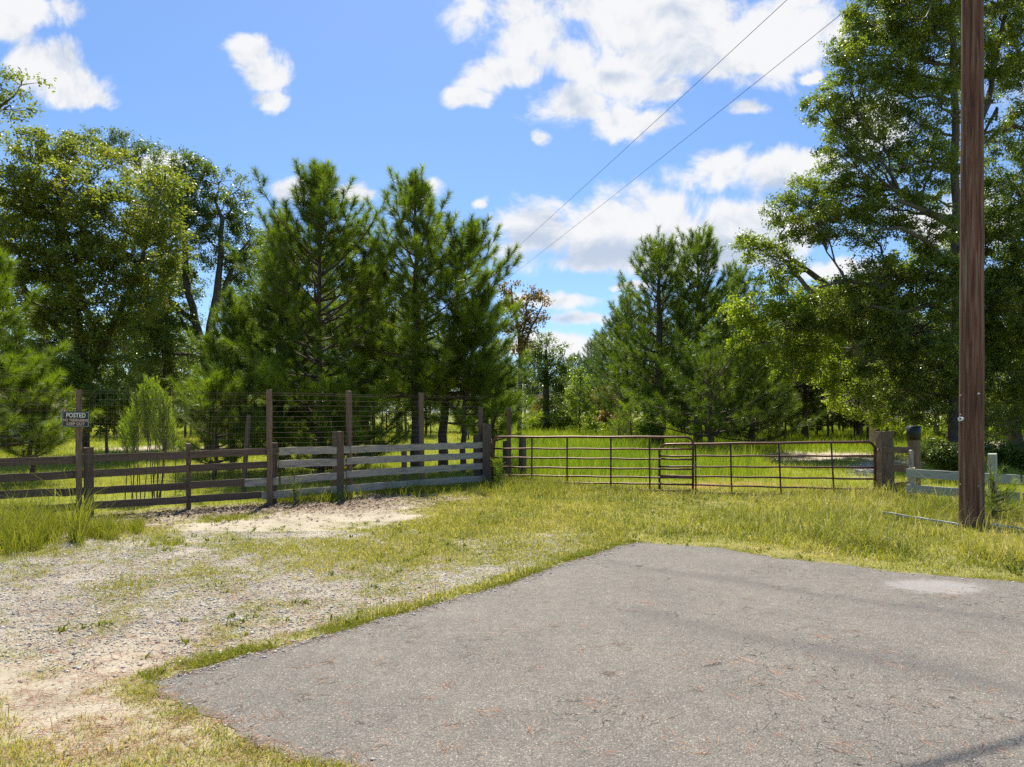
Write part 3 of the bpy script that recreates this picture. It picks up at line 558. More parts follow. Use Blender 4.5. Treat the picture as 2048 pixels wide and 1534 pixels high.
def straw():
    """fallen pine needles on the asphalt and sand"""
    r = np.random.default_rng(41); segs = []; V = []; Fc = []; vv = []
    cl = []
    spots = [(560,1440),(600,1400),(570,1480),(640,1370),(900,1380),(1000,1320),(920,1460),(1000,1430),(1060,1470),(840,1410),(1190,1410),(1210,1350),(1180,1300),(1430,1330),(1500,1330),(1560,1340),(1480,1400),(1300,1210),(1250,1225),(1510,1370),(1550,1180),(1660,1280),(1700,1270),(1900,1200),(1350,1480),(1400,1500),(1800,1340),(1850,1360),(1820,1420),(1700,1500),(1050,1260),(1100,1260),(760,1500),(900,1510),(690,1530),(640,1510),(560,1520),(1960,1510),(650,1330),(760,1330),(1010,1275),(1240,1300),(1930,1270),(1600,1400),(1290,1400)]
    for px, py in spots: x, y = G(px, py); cl.append((x, y, r.integers(5, 12), 0.045, r.random()*3.14))
    for _ in range(230):
        px = r.uniform(330, 2048); py = r.uniform(1120, 1534); x, y = G(px, py); cl.append((x, y, r.integers(1, 4), 0.03, r.random()*3.14))
    for q in range(0, len(eL), 2):
        if eL[q][1] > 3.2: cl.append((eL[q][0]+r.normal(.01, .02), eL[q][1]-.02+r.normal(0, .02), r.integers(2, 7), 0.03, 0.6+r.normal(0, .5)))
    for q in range(0, len(eB), 2):
        if eB[q][1] > 3.2: cl.append((eB[q][0]+r.normal(.02, .03), eB[q][1]+r.normal(0, .03), r.integers(2, 8), 0.04, 2.4+r.normal(0, .6)))
    for q in range(0, len(eR), 4):
        if eR[q][1] > 6.8: cl.append((eR[q][0]+r.normal(0, .03), eR[q][1]-.03, r.integers(1, 5), 0.03, 2.6+r.normal(0, .5)))
    for _ in range(2600):
        x, y = G(r.uniform(0, 900), r.uniform(1100, 1534)); 
        if not inside(np.array([x]), np.array([y]), poly)[0]: cl.append((x, y, r.integers(1, 6), 0.05, r.random()*3.14))
    P0 = []; 
    for x, y, k, s, a in cl:
        for j in range(int(k)): P0.append((x+r.normal(0, s), y+r.normal(0, s), a+r.normal(0, .45)))
    P0 = np.array(P0); n = len(P0); ln = r.uniform(.06, .15, n); cv = r.normal(0, .9, n); m = 4; wd = 0.0009
    x = P0[:, 0].copy(); y = P0[:, 1].copy(); a = P0[:, 2].copy(); pts = []
    for q in range(m+1):
        pts.append((x.copy(), y.copy(), a.copy())); x += np.cos(a)*ln/m; y += np.sin(a)*ln/m; a += cv*ln/m*4
    isin = inside(P0[:, 0], P0[:, 1], poly); z0 = np.where(isin, 0.0140, ground_h(P0[:, 0], P0[:, 1])+0.007)+r.random(n)*.004
    V = np.zeros((n, (m+1)*2, 3))
    for q, (xx, yy, aa) in enumerate(pts):
        V[:, 2*q] = np.stack([xx-np.sin(aa)*wd, yy+np.cos(aa)*wd, z0], 1); V[:, 2*q+1] = np.stack([xx+np.sin(aa)*wd, yy-np.cos(aa)*wd, z0+.002*np.sin(q)], 1)
    b = (np.arange(n)*(m+1)*2)[:, None, None]; f = np.array([(2*q, 2*q+1, 2*q+3, 2*q+2) for q in range(m)]); Fc = (b+f[None]).reshape(-1, 4)
    me = np_mesh('straw', V.reshape(-1, 3), Fc, dict(v=np.repeat(r.random(n), (m+1)*2)))
    mt, nt, p, out = newmat('pine_straw'); bb = NB(nt); bb.set(p.inputs['Base Color'], bb.ramp(bb.attr('v'), [(0, (0.22, 0.08, 0.04)), (0.6, (0.42, 0.18, 0.09)), (1, (0.55, 0.32, 0.18))])); p.inputs['Roughness'].default_value = .6
    tag(link('pine_straw', me, mt), 'fallen orange-brown pine needles scattered on the asphalt and sand', 'pine straw', None, 'stuff')
    # dead leaves and bark bits in front of the board fence
    n = 9000; x, y = sample(90000, -9, 1, 10.5, 16.5, lambda x, y: masks(x, y)[4]*(beyond(x, y) < 0.4)*0.5, 12); n = len(x); L = r.uniform(.012, .05, n); a = r.random(n)*6.28; wq = L*r.uniform(.15, .5, n); t = r.normal(0, .35, n)
    z0 = ground_h(x, y)+.008+r.random(n)*.015; dx, dy = np.cos(a)*L, np.sin(a)*L; ex, ey = -np.sin(a)*wq, np.cos(a)*wq
    V = np.stack([np.stack([x-dx, y-dy, z0-t*L], 1), np.stack([x+ex, y+ey, z0+.004], 1), np.stack([x+dx, y+dy, z0+t*L], 1), np.stack([x-ex, y-ey, z0-.002], 1)], 1).reshape(-1, 3)
    me = np_mesh('litter', V, (np.arange(n)*4)[:, None]+np.arange(4)[None], dict(v=np.repeat(r.random(n), 4)))
    mt, nt, p, out = newmat('dead_leaf'); bb = NB(nt); bb.set(p.inputs['Base Color'], bb.ramp(bb.attr('v'), [(0, (0.07, 0.04, 0.025)), (0.6, (0.20, 0.13, 0.08)), (1, (0.45, 0.36, 0.27))])); p.inputs['Roughness'].default_value = .7
    tag(link('dead_leaves', me, mt), 'brown dead leaf litter on the sand in front of the board fence', 'leaf litter', None, 'stuff')
straw()

# ------------------------------------------------------------------ fences, gates, pole
def plank(name, p0, p1, h, t, mat, parent, tilt=0.0, wob=0.004):
    """board whose own X axis runs from p0 to p1 (points on its top edge centre line)"""
    p0 = Vector(p0); p1 = Vector(p1); d = p1-p0; L = d.length; rz = math.atan2(d.y, d.x); ry = -math.asin(d.z/L)
    n = max(3, int(L/0.12)); V = []; Fs = []; r = random.Random(int(abs(p0.x*971+p1.y*433+p0.z*77)*10))
    for i in range(n+1):
        x = L*i/n; dz = r.uniform(-wob, wob); dy = r.uniform(-wob, wob)*.5; b = 0.004
        prof = [(-t/2+b, 0), (t/2-b, 0), (t/2, -b), (t/2, -h+b), (t/2-b, -h), (-t/2+b, -h), (-t/2, -h+b), (-t/2, -b)]
        e = (r.uniform(-.012, .012) if i in (0, n) else 0)
        for (yy, zz) in prof: V.append((x+e, yy+dy, zz+dz+r.uniform(-.0015, .0015)))
    for i in range(n):
        for k in range(8): k2 = (k+1) % 8; Fs.append((i*8+k, (i+1)*8+k, (i+1)*8+k2, i*8+k2))
    Fs.append(tuple(range(8))); Fs.append(tuple(reversed([n*8+k for k in range(8)])))
    me = bpy.data.meshes.new(name); me.from_pydata(V, [], Fs); me.update(); me.materials.append(mat)
    o = bpy.data.objects.new(name, me); COL.objects.link(o); mw = Matrix.Translation(p0) @ Matrix.Rotation(rz, 4, 'Z') @ Matrix.Rotation(ry, 4, 'Y') @ Matrix.Rotation(tilt, 4, 'X')
    if parent: o.parent = parent; mw = parent.matrix_basis.inverted() @ mw
    o.matrix_basis = mw; return o
def post(name, base, H, w, d, mat, parent=None, lean=(0, 0), rz=0.0, rnd=False, wob=0.006, taper=0.0):
    """post whose own X axis runs upwards"""
    n = max(4, int(H/0.15)); r = random.Random(int(abs(base[0]*331+base[1]*77+w*1000))); V = []; Fs = []; m = 14 if rnd else 8
    for i in range(n+1):
        z = (H+0.1)*i/n-0.1; k_ = 1-taper*i/n
        for k in range(m):
            if rnd: a = 2*math.pi*k/m; y, x = math.cos(a)*w/2*k_, math.sin(a)*d/2*k_
            else:
                c = 0.012; pr = [(-w/2+c, -d/2), (w/2-c, -d/2), (w/2, -d/2+c), (w/2, d/2-c), (w/2-c, d/2), (-w/2+c, d/2), (-w/2, d/2-c), (-w/2, -d/2+c)][k]; y, x = pr[0]*k_, pr[1]*k_
            V.append((z+(r.uniform(-.015, .015) if i == n else 0), y+r.uniform(-wob, wob)*.5, x+r.uniform(-wob, wob)*.5))
    for i in range(n):
        for k in range(m): k2 = (k+1) % m; Fs.append((i*m+k, (i+1)*m+k, (i+1)*m+k2, i*m+k2))
    Fs.append(tuple(range(m))); Fs.append(tuple(reversed([n*m+k for k in range(m)])))
    me = bpy.data.meshes.new(name); me.from_pydata(V, [], Fs); me.update(); me.materials.append(mat)
    bm = bmesh.new(); bm.from_mesh(me); bmesh.ops.recalc_face_normals(bm, faces=bm.faces[:]); bm.to_mesh(me); bm.free()
    o = bpy.data.objects.new(name, me); COL.objects.link(o)
    mw = Matrix.Translation(Vector((base[0], base[1], 0))) @ Matrix.Rotation(rz, 4, 'Z') @ Matrix.Rotation(lean[0], 4, 'Y') @ Matrix.Rotation(lean[1], 4, 'X') @ Matrix.Rotation(-math.pi/2, 4, 'Y')
    if parent: o.parent = parent; mw = parent.matrix_basis.inverted() @ mw
    o.matrix_basis = mw; return o
def on(px, A, B):
    """point of ground line A-B seen at photo column px"""
    k = (px-1024)/F; dx, dy = B[0]-A[0], B[1]-A[1]; t = (k*A[1]-A[0])/(dx-k*dy); return (A[0]+t*dx, A[1]+t*dy)
def fline(px): return on(px, fA, fB) if px < 545 else on(px, fB, fC)
STA = [0, 545, 700, 970]
TOPS = [[1.05, 0.785, 0.515, 0.245], [1.10, 0.86, 0.52, 0.262], [1.085, 0.84, 0.565, 0.27], [1.08, 0.82, 0.56, 0.265]]
def topz(px, r): return float(np.interp(px, STA, [t[r] for t in TOPS])) if px >= 0 else TOPS[0][r]-0.0*px
nrm1 = Vector((fB[1]-fA[1], -(fB[0]-fA[0]), 0)).normalized(); nrm2 = Vector((fC[1]-fB[1], -(fC[0]-fB[0]), 0)).normalized()   # towards the camera
def fpt(px, off=0.0):
    a = fline(px); n = nrm1 if px < 545 else nrm2; return Vector((a[0], a[1], 0))+n*off

rz1 = math.atan2(fB[1]-fA[1], fB[0]-fA[0]); rz2 = math.atan2(fC[1]-fB[1], fC[0]-fB[0])
def board_fence():
    f1 = empty('board_fence', (fA[0], fA[1], 0), 'dark brown weathered four-board fence stretch on the left, behind wire mesh', 'fence', 'board fence stretches')
    cuts = {0: [(-140, 162), (162, 378), (378, 553)], 1: [(-140, 168), (168, 380), (380, 548)], 2: [(-140, 110), (110, 378), (378, 489)], 3: [(-140, 166), (166, 378), (378, 523)]}
    for r_, segs in cuts.items():
        for k, (a, b) in enumerate(segs):
            dz = random.uniform(-.008, .008); o = 0.0 if k % 2 == 0 else 0.002
            p0 = fpt(a, 0.03+o); p1 = fpt(b-1.0, 0.03+o); p0.z = topz(a, r_)+dz; p1.z = topz(b, r_)+dz+random.uniform(-.008, .008)
            plank('board', p0, p1, 0.132, 0.025, M['darkwood'], f1)
    for px, H, w, d in ((-110, 1.15, .15, .12), (178, 1.19, .21, .15), (378, 1.22, .08, .08)):
        b_ = fpt(px, -0.065-(0.0 if d > .1 else -.02)); post('post', (b_.x, b_.y), H, w, d, M['darkwood'], f1, (random.uniform(-.01, .01), random.uniform(-.015, .015)), rz1)
    f2 = empty('board_fence', (fB[0], fB[1], 0), 'whitewashed grey four-board fence stretch ending at the gate post', 'fence', 'board fence stretches')
    cuts = {0: [(556, 700), (700, 969)], 1: [(556, 690), (692, 969)], 2: [(489, 555), (560, 690), (692, 969)], 3: [(523, 690), (692, 835), (835, 969)]}
    for r_, segs in cuts.items():
        for k, (a, b) in enumerate(segs):
            dz = random.uniform(-.008, .008); o = 0.028 if a < 545 else 0.0
            p0 = fpt(a, 0.03+o); p1 = fpt(b-0.6, 0.03+o)
            if a < 545 and b > 545: p1 = p0+(fpt(544, 0.03+o)-p0)*((b-a)/(544-a))
            p0.z = topz(a, r_)+dz; p1.z = topz(b, r_)+dz+random.uniform(-.008, .008)
            if a < 545 and b > 600:    # the lowest board bends round the corner post: two pieces
                pm = fpt(548, 0.055); pm.z = topz(548, r_)+dz; plank('board', p0, fpt(546, .058)+Vector((0, 0, pm.z)), 0.15, 0.025, M['greywood'], f2)
                q = fpt(549, 0.03); q.z = pm.z; p1 = fpt(b-.6, .03); p1.z = topz(b, r_)+dz; plank('board', q, p1, 0.15, 0.025, M['greywood'], f2); continue
            plank('board', p0, p1, 0.148, 0.025, M['greywood'], f2, 0, 0.006)
    for px, H, w, d, mt in ((547, 1.20, .20, .15, 'darkwood'), (679, 1.39, .25, .16, 'postwood'), (958, 1.25, .14, .14, 'darkwood'), (812, 1.0, .1, .1, 'darkwood')):
        b_ = fpt(px, -0.075 if px != 547 else -.08); post('post', (b_.x, b_.y), H, w, d, M[mt], f2, (random.uniform(-.01, .01), random.uniform(-.015, .015)), rz2)
board_fence()

def wire_fence():
    f = empty('wire_fence', (fA[0], fA[1], 0), 'tall woven wire fence on slim wooden posts in front of the boards', 'fence')
    for px, top, wpx in ((152, 780, 13), (534, 780, 13), (698, 782, 12), (843, 785, 9)):
        b_ = fpt(px, -0.02 if px == 152 else -0.03); Y = b_.y; H = CH+(HZ-top)*Y/F
        b_ = fpt(px+(6 if px == 152 else 4), 0.075 if px in (152, 534) else -0.06)
        post('post', (b_.x, b_.y), H, wpx*Y/F*1.02, 0.09, M['postwood'], f, (0.0, (-0.035 if px == 152 else -0.02)), rz1 if px < 545 else rz2, False, .01)
    mb = MB(); zs = [0.06, 0.14, 0.22, 0.31, 0.40, 0.49, 0.58, 0.68, 0.78, 0.88, 0.98]+[1.08+0.105*i for i in range(12)]
    path = []
    r = random.Random(5); px = -150.0
    pts = [fpt(p, 0.13) for p in np.linspace(-150, 544, 60)]+[fpt(p, 0.075) for p in np.linspace(546, 966, 50)]
    def top_(p): return 2.22
    for z in zs:
      for a_, b_2, w_ in ((0, 58, .0013), (57, 84, .0014 if z < 1.05 else .0026), (83, 110, .0013)):
        mb.tube([p+Vector((0, 0, (z if z < 2.15 else 2.17)+0.006*math.sin(i*.23+z*5))) for i, p in list(enumerate(pts))[a_:b_2]], w_, 3, False)
    d = 0.0; last = pts[0]
    S = []; tot = 0
    for a, b in zip(pts[:-1], pts[1:]):
        L = (b-a).length; k = tot
        while k < tot+L: S.append(a+(b-a)*((k-tot)/L)); k += 0.062
        tot += L
    for i, p in enumerate(S):
        j = Vector((r.uniform(-.004, .004), 0, 0)); pxx = 1024+F*p.x/p.y; top = 2.17 if pxx < 525 else 1.14
        mb.tube([p+j+Vector((0, 0, 0.04)), p-j+Vector((0, 0, 0.6)), p+Vector((0, 0, top))], 0.0008, 3, False)
    mb.build('wire_mesh', M['wire'], f)
    # end wires fade out beyond the third tall post in the photo: post by the gate is a thing of its own
wire_fence()

def text_mesh(txt, size, bold, sx=1.0):
    cu = bpy.data.curves.new('txt', 'FONT'); cu.body = txt; cu.size = size; cu.align_x = 'CENTER'; cu.align_y = 'CENTER'; cu.extrude = 0.0008; cu.offset = bold
    o = bpy.data.objects.new('txt', cu); me = bpy.data.meshes.new_from_object(o); bpy.data.objects.remove(o); bpy.data.curves.remove(cu)
    me.transform(Matrix.Diagonal((sx, 1, 1, 1))); return me
def sign():
    c = fpt(152, 0.165); Y = c.y; s = empty('posted_sign', (c.x, c.y, CH-(838.5-HZ)*Y/F), 'small black POSTED NO TRESPASSING KEEP OUT sign on the leftmost tall wire fence post', 'sign', None, rz1*0.25)
    w, h = 0.425, 0.262; Mw = s.matrix_basis @ Matrix.Rotation(math.radians(1.5), 4, 'Y')
    mb = MB(); mb.box(Mw, w, 0.004, h); mb.build('plate', M['signblack'], s)
    mb = MB(); t = 0.006
    for dx, dz, a, b in ((0, h/2-.014, w-.02, t), (0, -h/2+.014, w-.02, t)): mb.box(Mw @ Matrix.Translation((dx, -.0035, dz)), a, .0015, b)
    for dx in (-w/2+.013, w/2-.013): mb.box(Mw @ Matrix.Translation((dx, -.0035, 0)), t, .0015, h-.034)
    mb.build('border', M['signborder'], s)
    for txt, size, z, mt, sx, bold in (('POSTED', .098, .062, 'signcream', .86, .0028), ('NO TRESPASSING', .062, -.018, 'signtan', .80, .0016), ('KEEP OUT', .066, -.080, 'signtan', .95, .0018)):
        me = text_mesh(txt, size, bold, sx); me.transform(Mw @ Matrix.Translation((0, -.0032, z)) @ Matrix.Rotation(math.pi/2, 4, 'X')); link('lettering', me, M[mt], s)
sign()

def gate(name, label, L0, R0, bars_l, bars_r, ups, r_rail=0.027, rmin=0.0205):
    """L0,R0=(px,Y) ends; bars: photo rows at both ends"""
    xl, Yl = L0; xr, Yr = R0; a = W(xl, HZ, Yl); b = W(xr, HZ, Yr)
    g = empty(name, (a.x, a.y, 0), label, 'gate', 'rusty tube gates')
    ad = Vector((b.x-a.x, b.y-a.y, 0)); Lg = ad.length; u = ad.normalized()
    zl = [W(xl, y, Yl).z for y in bars_l]; zr = [W(xr, y, Yr).z for y in bars_r]
    def pt(s, k): z = zl[k]*(1-s)+zr[k]*s; return Vector((a.x, a.y, 0))+u*(s*Lg)+Vector((0, 0, z))
    nb = len(zl); R = 0.16; rs = R/Lg; mb = MB()
    # frame: bottom left, up, bend, top, bend, down
    pts = [pt(0, nb-1)+Vector((0, 0, -0.03))]
    for q in range(7): t = q/6*math.pi/2; pts.append(pt(rs*(1-math.cos(t)), 0)-Vector((0, 0, R*(1-math.sin(t)))))
    for q in range(1, 12):
        s = rs+(1-2*rs)*q/12; pts.append(pt(s, 0)+Vector((0, 0, 0.004*math.sin(s*19))))
    for q in range(7): t = (1-q/6)*math.pi/2; pts.append(pt(1-rs*(1-math.cos(t)), 0)-Vector((0, 0, R*(1-math.sin(t)))))
    pts.append(pt(1, nb-1)+Vector((0, 0, -0.03))); mb.tube(pts, r_rail, 10); mb.build('frame', M['rust'], g, True)
    for k in range(1, nb):
        mb = MB(); mb.tube([pt(q/14, k)+Vector((0, 0, 0.006*math.sin(q*1.9+k*2.1)*(1 if 0 < q < 14 else 0))) for q in range(15)], rmin, 8); mb.build('rail', M['rust'], g, True)
    for px, lean in ups:
        k = (px-1024)/F; dx, dy = u.x, u.y; t = (k*a.y-a.x)/(dx-k*dy); s = t/Lg
        n = Vector((u.y, -u.x, 0))*0.026
        mb = MB(); p0 = pt(s, 0)+n*0.6; p1 = pt(min(1, s+lean), nb-1)+n*1.0-Vector((0, 0, .04)); mb.tube([p0, (p0+p1)/2, p1], 0.019, 8); mb.build('upright', M['rust'], g, True)
    return g, pt
g1, pt1 = gate('tube_gate', 'left rusty tube gate, hung on the dark post at the end of the board fence', (985, 16.3), (1386, 15.15),
     [874, 897, 915, 934, 950, 963, 975], [874.2, 898.5, 919, 938.5, 956, 969, 981.5], [(1064, 0), (1134.5, 0), (1222, 0), (1299, 0.002)])
g2, pt2 = gate('tube_gate', 'right rusty tube gate, its left end behind the other gate, chained to a square post', (1319, 15.45), (1750, 14.05),
     [889, 912, 933, 951.5, 968, 982.5], [883.5, 912, 935, 958, 979, 994.5], [(1391, .003), (1461, .006), (1557, .012), (1662, .014)])
# chain where the gates meet, latch on the right
mb = MB(); c0 = W(1388, 932, 15.1)
for i in range(9):
    p = c0+Vector((0.02*math.sin(i*1.7), -.04-.01*(i % 2), .10-i*.035)); a = i % 2
    ring = [p+Vector((math.cos(t)*.012*(1-a)+0, math.cos(t)*.012*a, math.sin(t)*.024)) for t in [q*math.pi/4 for q in range(9)]]; mb.tube(ring, .004, 5, False)
tag(mb.build('chain', M['steel'], None, True), 'short steel chain looped where the two tube gates meet', 'chain')
mb = MB(); p = W(1752, 901, 14.0); mb.tube([p+Vector((-.06, 0, 0)), p+Vector((.02, -.01, 0)), p+Vector((.045, 0, .03)), p+Vector((.12, .02, .035))], .011, 6)
mb.build('latch', M['rust'], g2, True)

# posts beside the gates
def lone_post(name, label, px, Y, top, wpx, mat, lean=(0, 0), rnd=False, taper=0.0, rz=0.0, cat='post', group=None, depth=None):
    H = CH+(HZ-top)*Y/F; x = (px-1024)/F*Y; w = wpx*Y/F
    o = post(name, (x, Y), H, w, depth or w, M[mat], None, lean, rz, rnd, .008, taper)
    return tag(o, label, cat, group)
lone_post('gate_post', 'dark wooden gate post where the board fence meets the left gate', 974, 16.6, 848, 17, 'darkwood', (0, .01))
lone_post('fence_post', 'slim dark post just left of the dark gate post, rising into pine branches', 961, 16.75, 815, 9, 'darkwood', (0, -.01))
lone_post('dead_stump', 'broad dark stump behind the left gate end', 1014, 18.3, 882, 19, 'darkwood', (0, .02), True, .12, 0, 'stump', 'stumps behind the left gate')
lone_post('dead_stump', 'narrower dark stump with a notched top, second from the left gate end', 1045, 18.6, 876, 17, 'darkwood', (0, -.04), True, .15, 0, 'stump', 'stumps behind the left gate')
lone_post('leaning_post', 'weathered post leaning right behind the left gate end', 1018, 18.0, 812, 9, 'postwood', (0.0, 0.27), False, 0, 0)
lone_post('leaning_post', 'thin post leaning left behind the dark boards, under young pine', 486, 14.8, 828, 8, 'postwood', (0.0, -0.19), False, 0, 0)
# note: own axis lean is applied in the post's frame (X = away, Y = sideways)
sqp = lone_post('square_gate_post', 'tall square wooden post right of the gates', 1771, 14.0, 863, 25, 'postwood', (0, -.03), False, 0.04)
rp = empty('wrapped_post', ((1828-1024)/F*14.6, 14.6, 0), 'round wooden post with a black wrapped top, second from the right gate', 'post')
post('pole', ((1828-1024)/F*14.6, 14.6), CH+(HZ-853)*14.6/F, .26, .26, M['postwood'], rp, (0, 0), 0, True, .006, .06)
mb = MB(); z1 = CH+(HZ-851.5)*14.6/F; x_ = (1827-1024)/F*14.6; mb.tube([(x_, 14.6, z1-.30), (x_, 14.6, z1-.15), (x_, 14.6, z1)], [.138, .137, .136], 18); mb.build('black_wrap', M['blackwrap'], rp, True)
# rungs between the square post and the wrapped one
rr = empty('rail_brace', ((1790-1024)/F*13.9, 13.9, 0), 'short ladder-like grey rails nailed between the square post and wrapped post', 'rails')
for (a, ya), (b, yb), h, Y in (((1765, 893), (1823, 894), .125, 13.85), ((1772, 927), (1814, 930), .15, 13.9), ((1764, 968), (1818, 962), .11, 13.9)):
    plank('rail', W(a, ya, Y), W(b, yb, Y+.2), h, .035, M['postwood'], rr)
post('upright', ((1822-1024)/F*13.9, 13.9), CH+(HZ-901)*13.9/F, .13, .04, M['greywood'], rr)

# white fence on the right
wa = (7.66, 13.25); wb = (9.0, 12.0)
def white_fence():
    f = empty('white_board_fence', (wa[0], wa[1], 0), 'peeling white board fence running behind the utility pole', 'fence')
    d = (wb[0]-wa[0], wb[1]-wa[1]); e = (wa[0]+d[0]*3.2, wa[1]+d[1]*3.2)
    for z0, z1 in ((.70, .66), (.395, .37), (.10, .08)):
        m_ = (wa[0]+d[0]*0.97, wa[1]+d[1]*.97); zm = z0+(z1-z0)*.3
        plank('board', (wa[0], wa[1], z0), (m_[0], m_[1], zm), .165, .03, M['whitewood'], f); plank('board', (m_[0]+.02, m_[1]-.02, zm-.005), (e[0], e[1], z1), .165, .03, M['whitewood'], f)
    rz = math.atan2(d[1], d[0])
    p = on(1983, wa, wb); n = Vector((-d[1], d[0], 0)).normalized(); 
    post('post', (p[0]+n.x*.09*-1*-1, p[1]+n.y*.09), CH+(HZ-908)*(p[1]+.1)/F, .13, .13, M['whitewood'], f, (0, 0), rz)
    q = on(1822, wa, wb); post('post', (q[0]+n.x*.07, q[1]+n.y*.07), .72, .1, .1, M['greywood'], f, (0, 0), rz)
    post('post', (e[0]+n.x*.09, e[1]+n.y*.09), 1.0, .13, .13, M['whitewood'], f, (0, 0), rz)
white_fence()
def fallen(label, a, b):
    p0 = Vector((*G(*a), .145)); p1 = Vector((*G(*b), .115)); o = plank('fallen_board', p0, p1, .03, .075, M['brightwood'], None, -0.15); tag(o, label, 'board', 'fallen white boards')
fallen('fallen white board lying in the grass left of the utility pole', (1766, 1040), (1918, 1062))
fallen('fallen white board lying in the grass right of the utility pole', (1985, 1066), (2120, 1084))

# utility pole
PXY = (7.13, 10.6)
def utility_pole():
    u = empty('utility_pole', (*PXY, 0), 'tall reddish brown wooden utility pole standing in the right verge', 'utility pole')
    n = 40; H = 10.4; V = []; Fs = []; m = 28; r = random.Random(8)
    prof = [1+r.uniform(-.03, .03) for _ in range(m)]
    for i in range(n+1):
        z = -0.3+(H+.3)*i/n; R = 0.172-0.0032*max(z, 0)
        for k in range(m):
            a = 2*math.pi*k/m; R2 = R*(prof[k]+.012*math.sin(z*3+k*2)); V.append((z, math.cos(a)*R2, math.sin(a)*R2))
    for i in range(n):
        for k in range(m): k2 = (k+1) % m; Fs.append((i*m+k, i*m+k2, (i+1)*m+k2, (i+1)*m+k))
    Fs.append(tuple(reversed(range(m)))); Fs.append(tuple(n*m+k for k in range(m)))
    me = bpy.data.meshes.new('shaft'); me.from_pydata(V, [], Fs); me.update(); me.materials.append(M['polewood'])
    bm = bmesh.new(); bm.from_mesh(me); bmesh.ops.recalc_face_normals(bm, faces=bm.faces[:]); bm.to_mesh(me); bm.free(); me.polygons.foreach_set('use_smooth', [True]*len(me.polygons))
    o = bpy.data.objects.new('shaft', me); COL.objects.link(o); o.parent = u; o.matrix_basis = Matrix.Rotation(math.radians(0.12), 4, 'Y') @ Matrix.Rotation(-math.pi/2, 4, 'Y')
    x, y = PXY; mb = MB()
    c = Vector((.966, -.26, 0)); mb = MB(); z = 9.55; rot = math.atan2(c.y, c.x)
    mb.box(Matrix.Translation((x-.0, y-.19, z)) @ Matrix.Rotation(math.atan2(.266, 1), 4, 'Z'), 2.8, .1, .12); mb.build('crossarm', M['postwood'], u)
    mb = MB(); mb.box(Matrix.Translation((x-.42, y-.10, 8.215)) @ Matrix.Rotation(.1, 4, 'Z'), .7, .06, .06); mb.build('bracket', M['postwood'], u)
    # small tags and nails
    def disc(px, py, rx, rz_, name, mat):
        Y = y-.173; p = W(px, py, Y); ang = math.asin(max(-1, min(1, (p.x-x)/.175))); R = .172
        cx = x+math.sin(ang)*R; cy = y-math.cos(ang)*R; Mx = Matrix.Translation((cx, cy, p.z)) @ Matrix.Rotation(ang, 4, 'Z')
        mb = MB(); k = 14; vs = []
        for yy in (-.004, .02):
            for q in range(k):
                t = 2*math.pi*q/k; ex = 1+.35*max(0, math.cos(t))**3; vs.append(Mx @ Vector((math.cos(t)*rx*ex, yy, math.sin(t)*rz_)))
        mb.add(vs, [tuple(range(k)), tuple(reversed(range(k, 2*k)))]+[(q, q+k, (q+1) % k+k, (q+1) % k) for q in range(k)]); return mb.build(name, mat, u)
    t = disc(1929, 838, .052, .037, 'oval_tag', M['tagwhite']); disc(1927, 838, .014, .016, 'tag_hole', M['trim']).location.y -= .006
    disc(1957, 787, .016, .014, 'tag', M['tagwhite'])
    for px, py in ((1930, 790), (1929, 829), (1934, 971), (1957, 972)): disc(px, py, .007, .007, 'nail', M['tagwhite'])
utility_pole()
def wires():
    def line(label, a, b, back=8.0, sag=0.0, r=.006):
        # parallel conductors, running away to the next pole about 75 m off and back over the camera's right
        def q(Y): return Vector((a-.2658*Y, Y, CH+b))
        Ys = list(np.linspace(10.6, 76, 30)); pts = [q(Y) for Y in Ys]
        for i, Y in enumerate(Ys): t = (Y-10.6)/65.4; pts[i].z -= sag*4*t*(1-t)
        pre = [q(Y) for Y in np.linspace(-30, 10, 8)]
        mb = MB(); mb.tube(pre+pts, r, 6); tag(mb.build('power_line', M['cable'], None, True), label, 'wire', 'overhead wires')
    line('upper overhead wire, the left one of the pair crossing the sky', 8.6, 7.8, sag=.25)
    line('lower overhead wire, the right one of the pair crossing the sky', 9.95, 7.8, sag=.3)
    # drip loop near the crossarm
    mb = MB(); Y = 10.5; P = [(1820, -60), (1821, -20), (1823, 5), (1828, 24), (1836, 37), (1843, 39), (1852, 33), (1860, 18), (1864, 2), (1867, -30), (1869, -70)]
    mb.tube([W(px, py, Y) for px, py in P], .0075, 6); tag(mb.build('wire_loop', M['cable'], None, True), 'black drooping cable loop hanging left of the pole top', 'cable')
    mb = MB(); A = Vector((7.0, 10.5, 8.6)); B = Vector((-23, -1.8, 8.6)); mb.tube([A.lerp(B, t)-Vector((0, 0, 0.9*t*(1-t))) for t in [q/24 for q in range(25)]], .02, 6); tag(mb.build('service_cable', M['cable'], None, True), 'thick cable strung from the pole top over the road, above the view', 'cable')
    # far pole carrying the lines on, behind the pines
    f = empty('utility_pole', (9.95-.2658*76-.0, 76, 0), 'distant utility pole behind the pines', 'utility pole')
    mb = MB(); x = 9.95-.2658*76; mb.tube([(x, 76, -.2), (x, 76, 5), (x, 76, 10)], [.16, .14, .12], 10); mb.build('shaft', M['polewood'], f, True)
    mb = MB(); mb.box(Matrix.Translation((x-.3, 75.8, 9.5)), 2.6, .1, .12); mb.build('crossarm', M['postwood'], f)
wires()

